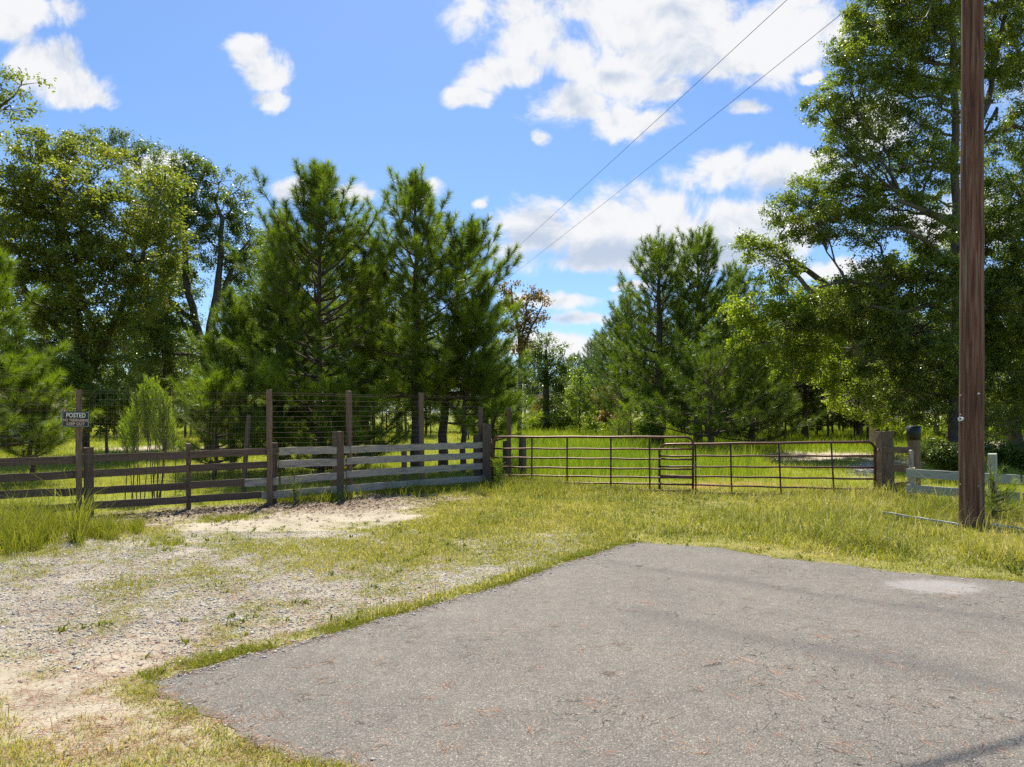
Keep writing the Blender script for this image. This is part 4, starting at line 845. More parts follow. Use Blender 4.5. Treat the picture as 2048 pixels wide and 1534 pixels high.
# shed far left
def shed():
    x, y = (118-1024)/F*38, 38.0
    s = empty('shed', (x, y, 0), 'small white clapboard shed half hidden behind the left pine', 'shed', None, math.radians(119))
    Mw = s.matrix_basis; L, D, Hh = 2.6, 3.0, 1.75
    # front corner at the origin, wall runs along +X (gable wall) and -... build local
    mb = MB()
    for i in range(11):
        z = .12+i*.15; mb.box(Mw @ Matrix.Translation((L/2, 0, z+.075)) @ Matrix.Rotation(math.radians(6), 4, 'X'), L, .02, .165)
        mb.box(Mw @ Matrix.Translation((0, D/2, z+.075)) @ Matrix.Rotation(math.radians(-6), 4, 'Y'), .02, D, .165)
    mb.box(Mw @ Matrix.Translation((L/2, D/2, Hh/2)), L-.06, D-.06, Hh)
    mb.build('wall', M['siding'], s)
    for cx in (-.02, L): mb = MB(); mb.box(Mw @ Matrix.Translation((cx, -.02, Hh/2)), .1, .1, Hh); mb.build('corner_trim', M['trim'], s)
    mb = MB(); o = .3; z = Hh; a = [(-o, -o, z-.05), (L+o, -o, z-.05), (L+o, D+o, z-.05), (-o, D+o, z-.05), (L/2, -o, z+1.0), (L/2, D+o, z+1.0)]
    a2 = [(p[0], p[1], p[2]+.08) for p in a]; vs = [Mw @ Vector(p) for p in a+a2]
    mb.add(vs, [(0, 4, 5, 3), (1, 2, 5, 4), (6, 9, 11, 10), (7, 10, 11, 8), (0, 6, 10, 4), (4, 10, 7, 1), (3, 5, 11, 9), (5, 2, 8, 11), (0, 3, 9, 6), (1, 7, 8, 2)]); mb.build('roof', M['shingle'], s)
    mb = MB(); vs = [Mw @ Vector(p) for p in [(0, 0, Hh), (L, 0, Hh), (L/2, 0, Hh+.95), (0, .1, Hh), (L, .1, Hh), (L/2, .1, Hh+.95)]]; mb.add(vs, [(0, 1, 2), (5, 4, 3), (0, 3, 4, 1), (1, 4, 5, 2), (2, 5, 3, 0)]); mb.build('gable', M['siding'], s)
shed()

# ------------------------------------------------------------------ trees
DBG = []
def leaf_mesh(C_, Nn, L, Wd, v, seed):
    """C_ leaf centres, Nn preferred axis; diamonds folded a little"""
    r = np.random.default_rng(seed); n = len(C_)
    d = r.normal(size=(n, 3)); d[:, 2] = d[:, 2]*0.7-0.15; d /= np.linalg.norm(d, axis=1)[:, None]
    up = r.normal(size=(n, 3))*0.8+np.array([0, 0, 1.0]); s = np.cross(d, up); s /= np.linalg.norm(s, axis=1)[:, None]+1e-9; nn = np.cross(s, d)
    L = L*r.uniform(.7, 1.25, n); Wd = Wd*r.uniform(.7, 1.2, n)
    a = C_-d*L[:, None]/2; b = C_+s*Wd[:, None]/2+nn*(Wd*.18)[:, None]-d*(L*.05)[:, None]; c = C_+d*L[:, None]/2; e = C_-s*Wd[:, None]/2+nn*(Wd*.18)[:, None]-d*(L*.05)[:, None]
    V = np.stack([a, b, c, e], 1).reshape(-1, 3); return V, (np.arange(n)*4)[:, None]+np.arange(4)[None], np.repeat(v, 4)
def limb(mb, p0, p1, r0, r1, r, seg=6, wig=.06, droop=0.0, n=6):
    p0 = Vector(p0); p1 = Vector(p1); L = (p1-p0).length; pts = []; rad = []
    for i in range(seg+1):
        t = i/seg; w_ = wig*L*math.sin(t*math.pi); p = p0.lerp(p1, t)+Vector((r.uniform(-1, 1)*w_*.6, r.uniform(-1, 1)*w_*.6, r.uniform(-1, 1)*w_*.5+math.sin(t*math.pi)*droop*L))
        pts.append(p); rad.append(r0+(r1-r0)*t)
    mb.tube(pts, rad, n, False); return pts, rad
def broadleaf(name, label, cat, base, trunk, blobs, leaf=(0.10, 0.05), mat='oak', bark='bark', dens=1.0, perclump=110, cl_r=0.42, seed=1, extra=None, group=None, depth=1.0, vmean=.45, vtop=0.0, minY=None):
    """base=(px,Y); trunk=[[(px,py,dY,r),...],...] in photo space at depth Y+dY; blobs=[(px,py,rx,ry,dY)]"""
    r = random.Random(seed); rg = np.random.default_rng(seed); bx, Y = base; x0 = (bx-1024)/F*Y
    t = empty(name, (x0, Y, 0), label, cat, group); mb = MB(); nodes = []
    for tr in trunk:
        pts = []; rad = []
        for px, py, dY, rr_ in tr:
            p = W(px, py, Y+dY); pts.append(p); rad.append(rr_)
        # subdivide
        P2 = [pts[0]]; R2 = [rad[0]]
        for i in range(len(pts)-1):
            L = (pts[i+1]-pts[i]).length; k = max(1, int(L/.6))
            for q in range(1, k+1):
                tt = q/k; P2.append(pts[i].lerp(pts[i+1], tt)+Vector((r.uniform(-.04, .04), r.uniform(-.04, .04), 0))*(tt < 1)); R2.append(rad[i]+(rad[i+1]-rad[i])*tt)
        mb.tube(P2, R2, 9, True); nodes += list(zip(P2, R2))
    Cs = []; Vs = []
    for bi, bl in enumerate(blobs):
        px, py, rx, ry, dY = bl[:5]; dm = bl[5] if len(bl) > 5 else 1.0; c = W(px, py, Y+dY); sc_ = (Y+dY)/F; rxm = rx*sc_; rym = ry*sc_; rdm = (rxm*.6+rym*.4)*depth
        # limb from the nearest suitable node
        best = min(nodes, key=lambda q: (q[0]-c).length+max(0, q[0].z-c.z+rym*.2)*2.5); L = (best[0]-c).length
        pts, rad = limb(mb, best[0], c+Vector((0, 0, rym*.2)), min(best[1]*.6, .03+.022*L), .02, r, 7, .09, -.04)
        vol = 4.19*rxm*rym*rdm; n = max(5, int(dens*dm*8.0*vol**.86/ (cl_r/.42)**2)); src = pts[len(pts)//2:]
        for k in range(n):
            while True:
                q = np.array([r.uniform(-1, 1) for _ in range(3)]); l = np.linalg.norm(q)
                if .05 < l < 1: break
            q = q/l*(l**.55); cc = c+Vector((q[0]*rxm, q[1]*rdm, q[2]*rym)); s = r.choice(src)
            if r.random() < .6: limb(mb, s, cc, .018, .005, r, 3, .12, .03, 3)
            nl = max(10, int(rg.normal(perclump, perclump*.35))); sp = cl_r*r.uniform(.65, 1.25)
            nt_ = 7; td = rg.normal(size=(nt_, 3)); td /= np.linalg.norm(td, axis=1)[:, None]; td *= sp*rg.uniform(.7, 1.25, nt_)[:, None]; td[:, 2] = td[:, 2]*.6+.04; ti = rg.integers(0, nt_, nl)
            g = td[ti]*(rg.random(nl)**.75)[:, None]+rg.normal(0, leaf[0]*.62, (nl, 3))
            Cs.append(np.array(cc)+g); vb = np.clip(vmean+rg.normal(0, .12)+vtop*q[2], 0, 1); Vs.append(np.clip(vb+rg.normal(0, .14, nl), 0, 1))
    if extra:
        for pl in extra:
            pts = [W(a, b, Y+c) for a, b, c, d in pl]; mb.tube(pts, [d for a, b, c, d in pl], 6, True)
    mb.build('trunk', M[bark], t, True)
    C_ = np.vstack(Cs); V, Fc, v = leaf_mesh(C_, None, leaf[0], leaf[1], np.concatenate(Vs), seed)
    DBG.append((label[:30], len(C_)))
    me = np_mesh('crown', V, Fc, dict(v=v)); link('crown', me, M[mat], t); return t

def needles(p, d, ln, per, nlen, wd, vs, rg, spread=(22, 62)):
    """shoots at p along unit d, needles clad the length ln"""
    n = len(p); k = n*per; i = np.repeat(np.arange(n), per); t = rg.random(k)**.8; D = d[i]
    a = rg.normal(size=(k, 3)); a -= D*np.sum(a*D, 1)[:, None]; a /= np.linalg.norm(a, axis=1)[:, None]+1e-9
    ang = np.radians(rg.uniform(spread[0], spread[1], k)*(1.15-.45*t)); nd = D*np.cos(ang)[:, None]+a*np.sin(ang)[:, None]; L = nlen*rg.uniform(.7, 1.15, k)
    b = p[i]+D*(ln[i]*t)[:, None]; s = np.cross(nd, rg.normal(size=(k, 3))); s /= np.linalg.norm(s, axis=1)[:, None]+1e-9
    tip = b+nd*L[:, None]; tip[:, 2] -= L*.10
    V = np.stack([b-s*wd/2, b+s*wd/2, tip], 1).reshape(-1, 3); v = np.clip(vs[i]+rg.normal(0, .08, k), 0, 1); return V, np.arange(k*3).reshape(-1, 3), np.repeat(v, 3)
def pine_geo(x, Y, H, zb, R, seed, per=190, nlen=.27, wd=.0085, tr=.11, dz=.34, lean=(0, 0), vmean=.42, prof=None, leaders=1, spacing=.27, shootlen=.30, nb=(4, 6), spread=(25, 78), bare=.28):
    r = random.Random(seed); rg = np.random.default_rng(seed); mb = MB(); n = 12; tp = []
    for i in range(n+1):
        t = i/n; tp.append(Vector((x+lean[0]*t*t*H+r.uniform(-.05, .05)*(i > 0), Y+lean[1]*t*t*H+r.uniform(-.05, .05)*(i > 0), -.1+(H+.1)*t)))
    mb.tube(tp, [tr*(1-.88*(i/n)**.9)+.012 for i in range(n+1)], 8)
    def at(z):
        t = max(0, min(.999, (z+.1)/(H+.1)))*n; i = int(t); return tp[i].lerp(tp[i+1], t-i)
    SP = []; SD = []; SL = []; SV = []; z = zb; off = r.random()*6
    def shoot(p, d, l, v): SP.append(tuple(p)); SD.append(tuple(d.normalized())); SL.append(l); SV.append(v); mb.tube([p-d.normalized()*.06, p+d.normalized()*l*.9], [.007, .004], 3, False)
    def branch(p0, az, el, L, v0, curl):
        seg = max(4, int(L/.28)); p = Vector(p0); pts = [p.copy()]; dirs = []
        for i in range(seg):
            t = i/seg; e = el+curl*t; az2 = az+r.uniform(-.12, .12); d = Vector((math.cos(az2)*math.cos(e), math.sin(az2)*math.cos(e), math.sin(e))); p = p+d*(L/seg); pts.append(p.copy()); dirs.append(d)
        mb.tube(pts, [max(.007, (.012+.011*L)*(1-i/(seg+.5))) for i in range(seg+1)], 4, False)
        s = L*bare; k = 0
        while s < L:
            t = s/L*seg; i = min(int(t), seg-1); q = pts[i].lerp(pts[i+1], t-i); d = dirs[i]; side = Vector((-d.y, d.x, 0)); 
            if side.length < 1e-3: side = Vector((1, 0, 0))
            side.normalize(); sg = 1 if k % 2 == 0 else -1; upv = r.uniform(-.05, .75)
            sd = (d*.75+side*sg*r.uniform(.35, 1.0)+Vector((0, 0, upv))).normalized(); ext = (1-s/L)*L*.38*r.uniform(.3, 1.0)
            v = v0+r.gauss(0, .13)
            if ext > .28:
                q2 = q+sd*ext; mb.tube([q, q2], [.012, .007], 3, False); shoot(q2, sd+Vector((0, 0, .35)), shootlen, v+.05)
                if ext > .45: shoot(q+sd*ext*.5, sd*.8+side*sg*.5+Vector((0, 0, .4)), shootlen*.9, v)
            else: shoot(q, sd, shootlen*r.uniform(.8, 1.15), v)
            s += spacing*r.uniform(.7, 1.3); k += 1
        shoot(pts[-1], dirs[-1]+Vector((0, 0, .25)), shootlen*1.25, v0+.12)
    while z < H-.25:
        t = (z-zb)/(H-zb); m = r.randint(*nb); L0 = R*((1-t)**.72)*(.62+.38*min(1, t/.22)) if prof is None else R*prof(t)
        for j in range(m):
            az = off+j*2*math.pi/m+r.uniform(-.35, .35); L = max(.28, L0*r.uniform(.62, 1.15)*1.34*(1.22 if r.random() < .12 else 1)); v0 = vmean+r.gauss(0, .13)+.06*t
            branch(at(z)+Vector((0, 0, r.uniform(-.08, .08))), az, math.radians(4+50*t**1.6)+r.uniform(-.18, .22), L, v0, math.radians(30))
        off += 1.1; z += dz*r.uniform(.75, 1.25)
    for k in range(5): p = at(H-.5+.11*k); shoot(p, Vector((r.uniform(-.3, .3), r.uniform(-.3, .3), 1)), .4, vmean+.05)
    shoot(tp[-1]-Vector((0, 0, .1)), Vector((0, 0, 1)), .45, vmean)
    DBG.append(('pine', len(SP)*per))
    V, Fc, v = needles(np.array(SP), np.array(SD), np.array(SL), per, nlen, wd, np.array(SV), rg, spread)
    return mb.mesh('trunk'), np_mesh('crown', V, Fc, dict(v=v)), len(SP)
def pine(label, px, Y, top, cb, Rpx, seed, group=None, mat='needle', name='pine_tree', **kw):
    x = (px-1024)/F*Y; H = CH+(HZ-top)*Y/F; zb = max(.15, CH+(HZ-cb)*Y/F); R = Rpx*Y/F; H -= (0.42 if 'spacing' not in kw else kw['shootlen']*1.1)
    t = empty(name, (x, Y, 0), label, 'pine tree', group); tm, cm, ns = pine_geo(x, Y, H, zb, R, seed, **kw)
    link('trunk', tm, M['pinebark'], t, True); link('crown', cm, M[mat], t); return t
def copy_tree(o, loc, s, rz, label=None, group=None):
    c = o.copy(); COL.objects.link(c); c.location = loc; c.scale = s; c.rotation_euler = (0, 0, rz)
    if label: c['label'] = label
    if group: c['group'] = group
    for ch in o.children: d = ch.copy(); COL.objects.link(d); d.parent = c
    return c
PG = 'young pines behind the board fence'
def near_trees():
    cone = lambda t: (1-t)**.62*(.7+.3*min(1, t/.2))
    pine('tall bushy pine left of centre, rising above the second tall fence post', 640, 19.6, 330, 935, 150, 101, PG, dz=.36, prof=lambda t: min(1, 1.9*(1-t))**.75*(.85+.15*min(1, t/.2)), vmean=.46)
    pine('pine with several spiky leaders, left shoulder of the centre pines', 562, 21.0, 425, 900, 80, 107, PG, vmean=.38)
    pine('narrow pine leader between the two tallest centre pines', 735, 22.5, 520, 800, 58, 108, PG, vmean=.40)
    pine('tall open pine right of centre with a long bare lower trunk', 832, 20.0, 342, 790, 128, 102, PG, tr=.15, dz=.38, vmean=.5, prof=lambda t: min(1, 1.7*(1-t))**.75)
    pine('leaning pine at the right of the centre group, its top leaning right', 885, 20.6, 440, 800, 112, 103, PG, tr=.15, lean=(.13, 0), vmean=.5, prof=lambda t: min(1, 1.9*(1-t))**.7)
    pine('shorter pine nearest the left gate end, with drooping lower boughs', 925, 20.2, 590, 850, 92, 104, PG, tr=.09, lean=(.10, 0), vmean=.50, prof=lambda t: (1-t)**.5)
    pine('small broad pine left of the gate, its boughs over the gate post', 985, 21.5, 730, 880, 50, 109, PG, tr=.07, lean=(.05, 0), vmean=.52, prof=lambda t: (1-t)**.45)
    pine('young pine at the left of the centre group, before the forked oak', 462, 20.5, 572, 885, 75, 105, PG, tr=.09, vmean=.48)
    pine('low young pine just behind the dark boards and leaning thin post', 430, 17.8, 745, 925, 75, 106, PG, tr=.05, vmean=.50, prof=lambda t: (1-t)**.5)
    pine('short bushy pine by the left photo edge, in front of the shed', 62, 17.5, 700, 915, 50, 112, PG, tr=.06, vmean=.5, prof=lambda t: (1-t)**.45)
    pine('bushy pine cut by the left photo edge', -35, 16.2, 500, 895, 125, 110, PG, tr=.11, vmean=.48, prof=lambda t: (1-t)**.55)
    pine('very low bushy pine under the tallest left-centre pine', 700, 18.2, 765, 930, 80, 111, PG, tr=.05, vmean=.5, prof=lambda t: (1-t)**.5)
    # seedlings and sapling
    pine('pine seedling in front of the whitewashed boards by the corner post', 592, 13.0, 962, 1012, 36, 120, 'pine seedlings', name='pine_seedling', per=70, nlen=.15, wd=.0035, tr=.02, dz=.09, spacing=.11, shootlen=.16, vmean=.5, prof=lambda t: .9)
    pine('bushy bright seedling at the hinge end of the left gate', 998, 15.9, 930, 975, 22, 121, 'pine seedlings', name='pine_seedling', per=110, nlen=.17, wd=.004, tr=.02, dz=.08, spacing=.10, shootlen=.18, vmean=.85, prof=lambda t: .9)
    pine('slender pine sapling just right of the utility pole', 1987, 11.0, 936, 1040, 30, 122, 'pine seedlings', name='pine_seedling', per=70, nlen=.13, wd=.003, tr=.016, dz=.13, spacing=.13, shootlen=.15, vmean=.55, prof=lambda t: .85*(1-t)**.3)
near_trees()

def right_trees():
    g = 'pines right of the field opening'
    kw = dict(per=110, nlen=.30, wd=.014, spacing=.34, shootlen=.42, dz=.38)
    pine('tall dark pine with forked trunk, left one of the right pine pair', 1318, 33.0, 486, 800, 95, 201, g, tr=.30, prof=lambda t: (1-t)**.42*(.75+.25*min(1, t/.25)), vmean=.36, **kw)
    pine('tallest dark pine right of the field opening', 1396, 34.0, 474, 800, 105, 202, g, tr=.24, prof=lambda t: (1-t)**.45*(.8+.2*min(1, t/.25)), vmean=.38, **kw)
    pine('dark pine behind the tallest right pine, its top at the cloud edge', 1475, 40.0, 540, 860, 90, 203, g, tr=.22, prof=lambda t: (1-t)**.45, vmean=.34, **kw)
    pine('open bluish pine left of the right pine pair, boughs sweeping left', 1252, 44.0, 592, 835, 78, 204, g, tr=.20, prof=lambda t: (1-t)**.6, vmean=.28, **kw)
    pine('low dark pine with boughs down to the field behind the right gate', 1420, 27.5, 700, 870, 125, 205, g, tr=.15, prof=lambda t: (1-t)**.42, vmean=.30, **kw)
    pine('low dark pine at the shaded wood edge behind the right gate', 1505, 30.0, 690, 880, 90, 206, g, tr=.14, prof=lambda t: (1-t)**.45, vmean=.30, **kw)
    pine('shaded pine in the dark wood edge, left of the dark slim trunk', 1610, 40.0, 600, 850, 110, 207, g, tr=.18, prof=lambda t: (1-t)**.45, vmean=.26, **kw)
    pine('shaded pine in the dark wood edge above the square gate post', 1720, 42.0, 580, 850, 110, 208, g, tr=.18, prof=lambda t: (1-t)**.45, vmean=.26, **kw)
    pine('small pine standing in the field before the right pines', 1262, 36.0, 800, 880, 30, 209, g, tr=.05, prof=lambda t: (1-t)**.4, vmean=.55, per=60, nlen=.22, wd=.010, spacing=.22, shootlen=.3, dz=.3)
    pine('tiny pine seedling standing in the field grass at the far opening', 1238, 34.0, 835, 880, 16, 210, g, tr=.03, vmean=.4, per=50, nlen=.18, wd=.010, spacing=.2, shootlen=.25, dz=.25)
    # big water oak behind the utility pole
    Tm = [(1915, 905, 0, .30), (1914, 760, 0, .25), (1914, 560, .2, .18), (1911, 380, 0, .14), (1909, 200, 0, .12), (1905, 20, 0, .09), (1895, -160, 0, .07)]
    T2 = [(1912, 560, 0, .18), (1840, 550, -.6, .13), (1760, 575, -1.0, .09), (1690, 560, -1.2, .06), (1640, 575, -1.4, .04)]
    T3 = [(1908, 440, 0, .16), (1860, 428, -.5, .12), (1800, 385, -1, .08)]
    T4 = [(1912, 700, 0, .2), (1800, 660, 1, .16), (1700, 610, 2, .15), (1620, 545, 2.5, .11), (1560, 500, 3, .06)]
    T5 = [(1940, 300, .5, .12), (1975, 210, .8, .10), (2000, 80, 1, .08), (2030, -60, 1, .05)]
    T6 = [(1915, 500, 0, .15), (2000, 470, 1, .1), (2090, 430, 1.5, .06)]
    blobs = [(1800,30,100,60,0,.8),(1880,-40,120,60,0),(1990,20,90,70,.5,.7),(1690,95,38,42,0,.8),(1740,130,60,50,-.5,.8),(1850,130,90,60,.4,.75),(1980,150,80,60,1,.7),(1650,220,50,40,-.5,.9),(1730,235,70,45,0,.7),(1840,260,80,55,.5,.55),(1990,280,70,50,1,.4),
             (1680,320,60,38,-1,.6),(1770,340,70,35,0,.5),(1610,395,55,35,-.5,.8),(1560,420,40,28,0,.8),(1700,400,80,45,0,1.3),(1780,420,70,45,-1,1.0),(1640,450,70,35,-.5,1.2),(1740,470,60,30,0,.9),(1860,400,40,40,.5,.6),
             (1500,492,48,22,1.5,.8),(1560,520,50,28,1.5,.7),(1840,560,90,60,0,1.2),(1750,560,80,45,-1,1.0),(1720,620,100,60,0,1.2),(1820,660,100,60,-1,1.3),(1640,620,70,40,1,.8),(1870,740,80,60,0,1.1),(1800,780,90,55,1,.9),(1890,830,70,40,.5,1.0),(1760,720,60,40,0,.9),
             (2000,480,90,70,1,1.1),(2010,620,90,80,1,1.2),(2000,740,80,70,1.5,1.1),(2030,380,70,50,1,1.0),(1980,840,80,30,1,.9),(2080,250,60,80,1,.8),(1700,180,60,45,-.6,.8),(1780,190,70,45,.3,.8),(1720,290,80,40,-.3,.8),(1830,320,70,40,0,.6),(1650,360,60,30,0,.7),(1860,460,60,45,-1.2,1.0),(1880,560,50,50,-1.4,1.1),(1870,330,50,50,-1,.8),(1870,200,50,50,-1,.7),(1740,60,60,50,.4,.8),(1850,60,80,50,-.4,.8),(1590,450,50,28,.5,.8),(1935,120,50,60,.6,.6),(1930,330,35,60,.8,.5),(1930,480,45,50,1,1),(1925,620,50,60,.9,1.2),(1935,760,50,50,.9,1.2),(2040,120,60,60,1,.8),(2040,20,60,50,1,.8),(1960,560,50,50,1.2,1.1),(1960,690,60,50,1.3,1.1),(2090,560,60,90,1,1)]
    ex = [[(1908,630,0,.10),(1860,610,-1,.09),(1800,625,-1.6,.07),(1745,612,-2,.03)], [(1905,455,0,.1),(1870,430,-1.2,.09),(1825,412,-2,.07),(1795,400,-2.3,.06)], [(1885,520,-.5,.09),(1850,480,-1.5,.08),(1800,455,-2.2,.05),(1740,462,-2.6,.03)],
          [(1910,330,0,.05),(1850,322,-1,.04),(1805,335,-1.5,.03)], [(1970,262,.5,.05),(1995,215,.5,.06),(1992,240,.3,.05)]]
    broadleaf('oak_tree', 'large tall oak behind the utility pole with bare broken limbs', 'oak tree', (1912, 25.0), [Tm, T2, T3, T4, T5, T6], blobs, (.10, .052), 'oak', 'bark', dens=1.8, perclump=112, cl_r=.42, seed=301, extra=ex, vmean=.56, vtop=.12)
    # leaning bright tree whose foliage hangs before the pines
    T1 = [(1745, 885, 3, .14), (1740, 800, 2.5, .12), (1715, 700, 1.5, .11), (1650, 620, .5, .10), (1590, 545, 0, .08), (1545, 500, 0, .05)]
    T2b = [(1715, 700, 1.5, .07), (1600, 690, 0, .05), (1500, 700, -.6, .03)]
    T3b = [(1650, 620, .5, .06), (1560, 610, 0, .05), (1500, 610, -.4, .02)]
    blobs = [(1500,500,45,22,0,.7),(1560,560,50,30,0,.8),(1500,620,55,30,-.5,1),(1570,640,60,35,0,1),(1530,690,60,32,0,1),(1620,690,55,35,.4,1),(1590,740,50,25,0,.9),(1660,740,45,30,1,.9),(1700,800,45,35,1,.9),(1650,590,50,30,.5,.9),(1760,770,50,35,1,.9),(1790,840,55,22,1,.8)]
    broadleaf('sweetgum_tree', 'slim tree leaning left with bright yellow-green leaves before the dark pines', 'tree', (1745, 27.0), [T1, T2b, T3b], blobs, (.12, .075), 'bright', 'palebark', dens=2.3, perclump=66, cl_r=.4, seed=302, vmean=.6)
    # right edge oak with visible trunk
    T = [(2036, 905, 0, .30), (2026, 830, 0, .25), (2040, 740, 0, .22), (2060, 560, 0, .17), (2080, 400, 0, .1)]
    blobs = [(2060,600,90,60,0),(2100,480,90,70,0),(2000,800,80,35,-1,.8),(2090,800,90,60,-.5),(2060,700,80,50,-1),(1930,860,60,22,-1,.7),(2150,640,90,100,0),(2120,330,80,90,0,.8)]
    broadleaf('oak_tree', 'oak cut by the right photo edge, its dark trunk right of the pole', 'oak tree', (2036, 29.0), [T], blobs, (.10, .052), 'oak', 'bark', dens=1.8, perclump=100, seed=303, vmean=.4)
    # slim dark trunk wood-edge oak
    T = [(1741, 892, 0, .20), (1739, 800, 0, .17), (1745, 700, 0, .12)]
    broadleaf('oak_tree', 'dark trunked oak standing just behind the square gate post', 'oak tree', (1741, 38.0), [T], [(1730,700,90,50,0),(1800,780,60,40,0),(1680,780,60,40,1),(1760,640,80,40,0)], (.13, .065), 'oak', 'bark', dens=.8, perclump=70, seed=304, vmean=.3)
    # shrub at the pole foot
    T = [(1890, 945, 0, .04), (1885, 915, 0, .02)]
    broadleaf('shrub', 'low dark leafy shrub between the wrapped post and the utility pole', 'shrub', (1885, 17.5), [T], [(1870,905,38,22,0,3),(1900,925,40,22,0,3),(1945,915,30,22,0,3)], (.075, .035), 'oak', 'bark', dens=2.2, perclump=60, cl_r=.22, seed=305, vmean=.15)
    broadleaf('shrub', 'low dark leafy shrub right of the utility pole behind the white post', 'shrub', (2010, 17.5), [[(2010, 945, 0, .04), (2008, 915, 0, .02)]], [(1990,905,30,22,0,3),(2040,912,35,25,0,3)], (.075, .035), 'oak', 'bark', dens=2.2, perclump=60, cl_r=.22, seed=306, vmean=.2)
right_trees()

def left_trees():
    # wide olive-leaved tree
    T = [(165, 905, 0, .24), (168, 780, 0, .21), (160, 680, 0, .17), (140, 560, 0, .12), (110, 430, 0, .07)]
    T2 = [(168, 780, 0, .15), (230, 640, .2, .12), (280, 540, .3, .09), (300, 450, .3, .05)]
    T3 = [(165, 720, 0, .13), (80, 620, -.5, .10), (20, 540, -.6, .07)]
    blobs = [(60,310,75,45,0,1),(140,300,65,38,1,.8),(30,400,90,60,0,1.2),(130,390,90,60,-.3,1.2),(215,330,55,38,1,.6),(210,440,90,60,0,1.2),(300,420,70,60,0,1),(330,370,45,35,0,.8),(50,500,100,60,-.5,1.2),(150,520,100,60,-.5,1.2),(260,520,90,55,0,1.2),(340,480,50,40,.3,.9),
             (60,600,100,55,-.5,1.2),(170,610,100,50,-.6,1.2),(280,600,70,45,0,1),(110,690,110,50,-.4,1.1),(220,690,70,45,-.2,1),(150,770,80,45,-.5,1.1),(240,780,60,40,-.5,.9),(-60,450,90,120,0,1),(60,760,60,50,.5,1)]
    broadleaf('maple_tree', 'wide olive-leaved tree filling the left side behind the wire fence', 'tree', (165, 26.0), [T, T2, T3], blobs, (.115, .075), 'maple', 'bark', dens=1.35, perclump=75, cl_r=.45, seed=401, vmean=.45, vtop=.12)
    # overhanging branch tree off the left edge
    T = [(-260, 930, 0, .28), (-255, 700, 0, .24), (-240, 450, 0, .18), (-200, 250, 0, .12)]
    T2 = [(-240, 450, 0, .12), (-120, 300, 0, .08), (-20, 230, 0, .05), (30, 190, 0, .02)]
    broadleaf('oak_tree', 'tree off the left edge, only its leafy branch tips enter beside the cloud', 'tree', (-260, 21.0), [T, T2], [(-10,170,50,38,0,.8),(45,165,38,28,0,.7),(20,215,42,25,0,.7),(-60,220,60,60,0,1),(-200,200,120,120,0,1),(-280,380,120,120,0,1),(-330,120,120,90,0,1)], (.115, .06), 'maple', 'bark', dens=.85, perclump=60, cl_r=.34, seed=402, vmean=.4)
    # forked grey-green oak
    T = [(424, 900, 0, .32), (422, 780, 0, .29), (412, 715, 0, .27)]
    Ta = [(412, 715, 0, .22), (390, 640, 0, .17), (372, 560, 0, .14), (368, 470, 0, .12), (375, 390, 0, .09), (370, 330, 0, .05)]
    Tb = [(412, 715, 0, .22), (428, 620, 0, .18), (440, 530, 0, .13), (445, 440, 0, .10), (430, 400, 0, .05)]
    Tc = [(426, 640, 0, .12), (455, 560, .2, .10), (475, 510, .2, .07), (500, 480, .3, .04)]
    Td = [(395, 650, 0, .12), (340, 600, 0, .09), (300, 590, -.3, .05)]
    Te = [(402, 700, 0, .10), (370, 655, -.3, .08), (355, 620, -.3, .05)]
    blobs = [(300,380,55,40,.5,.9),(430,430,50,45,.5,.7),(385,450,50,40,-.4,.8),(500,500,45,45,.6,.8),(345,325,45,25,0,.9),(385,345,40,35,0,1.2),(350,375,45,30,0,.9),(330,420,45,30,0,.8),(390,400,40,30,0,.9),(440,370,48,32,.3,.6),(480,385,35,30,.3,.55),(460,430,50,32,.3,.6),(490,450,35,30,.5,.6),(410,480,40,35,0,.8),(450,510,45,32,0,.8),(500,540,40,40,1,.9),(385,560,35,30,0,.5),(330,560,45,40,0,.7),
             (300,500,50,50,1,.7),(330,640,60,45,-.5,.9),(380,700,50,35,-.5,.7),(470,590,45,40,1,.8),(290,700,60,50,0,1),(500,640,60,50,1.5,.9)]
    broadleaf('oak_tree', 'tall forked grey-green oak showing sky between its limbs, left of the pines', 'oak tree', (424, 31.0), [T, Ta, Tb, Tc, Td, Te], blobs, (.11, .056), 'oak', 'bark', dens=1.7, perclump=85, cl_r=.44, seed=403, vmean=.38)
    T = [(338, 900, 0, .28), (336, 760, 0, .24), (330, 640, 0, .18), (320, 500, 0, .12), (310, 400, 0, .06)]
    broadleaf('oak_tree', 'dark straight-trunked oak behind the wide olive tree', 'oak tree', (338, 33.0), [T], [(310,420,60,45,0),(340,560,60,60,0),(310,650,70,50,0),(345,730,60,45,0),(260,300,60,30,0,.9),(190,285,60,28,0,.9),(300,780,60,40,0),(380,760,40,40,0,.7)], (.11, .056), 'oak', 'bark', dens=1.4, perclump=85, seed=404, vmean=.25)
    # oak behind pines (fills between)
    T = [(560, 900, 0, .25), (560, 600, 0, .18), (560, 460, 0, .08)]
    broadleaf('oak_tree', 'dark oak showing through the centre pines', 'oak tree', (600, 36.0), [T], [(560,520,70,60,0),(640,560,80,60,0),(560,640,80,60,0),(700,520,70,60,0),(780,600,70,60,0),(690,640,90,60,0),(530,730,70,50,0),(620,760,80,50,0)], (.14, .07), 'oak', 'bark', dens=.8, perclump=75, seed=405, vmean=.3)
    # shrubs under the left trees
    broadleaf('shrub', 'glossy olive shrub behind the wire fence right of the sign', 'shrub', (215, 23.5), [[(215, 925, 0, .06), (212, 850, 0, .04)]], [(175,800,50,30,0,1),(230,815,45,32,0,1),(190,850,40,18,0,1),(120,750,50,35,0,1)], (.11, .07), 'maple', 'bark', dens=2.2, perclump=90, cl_r=.34, seed=406, vmean=.4)
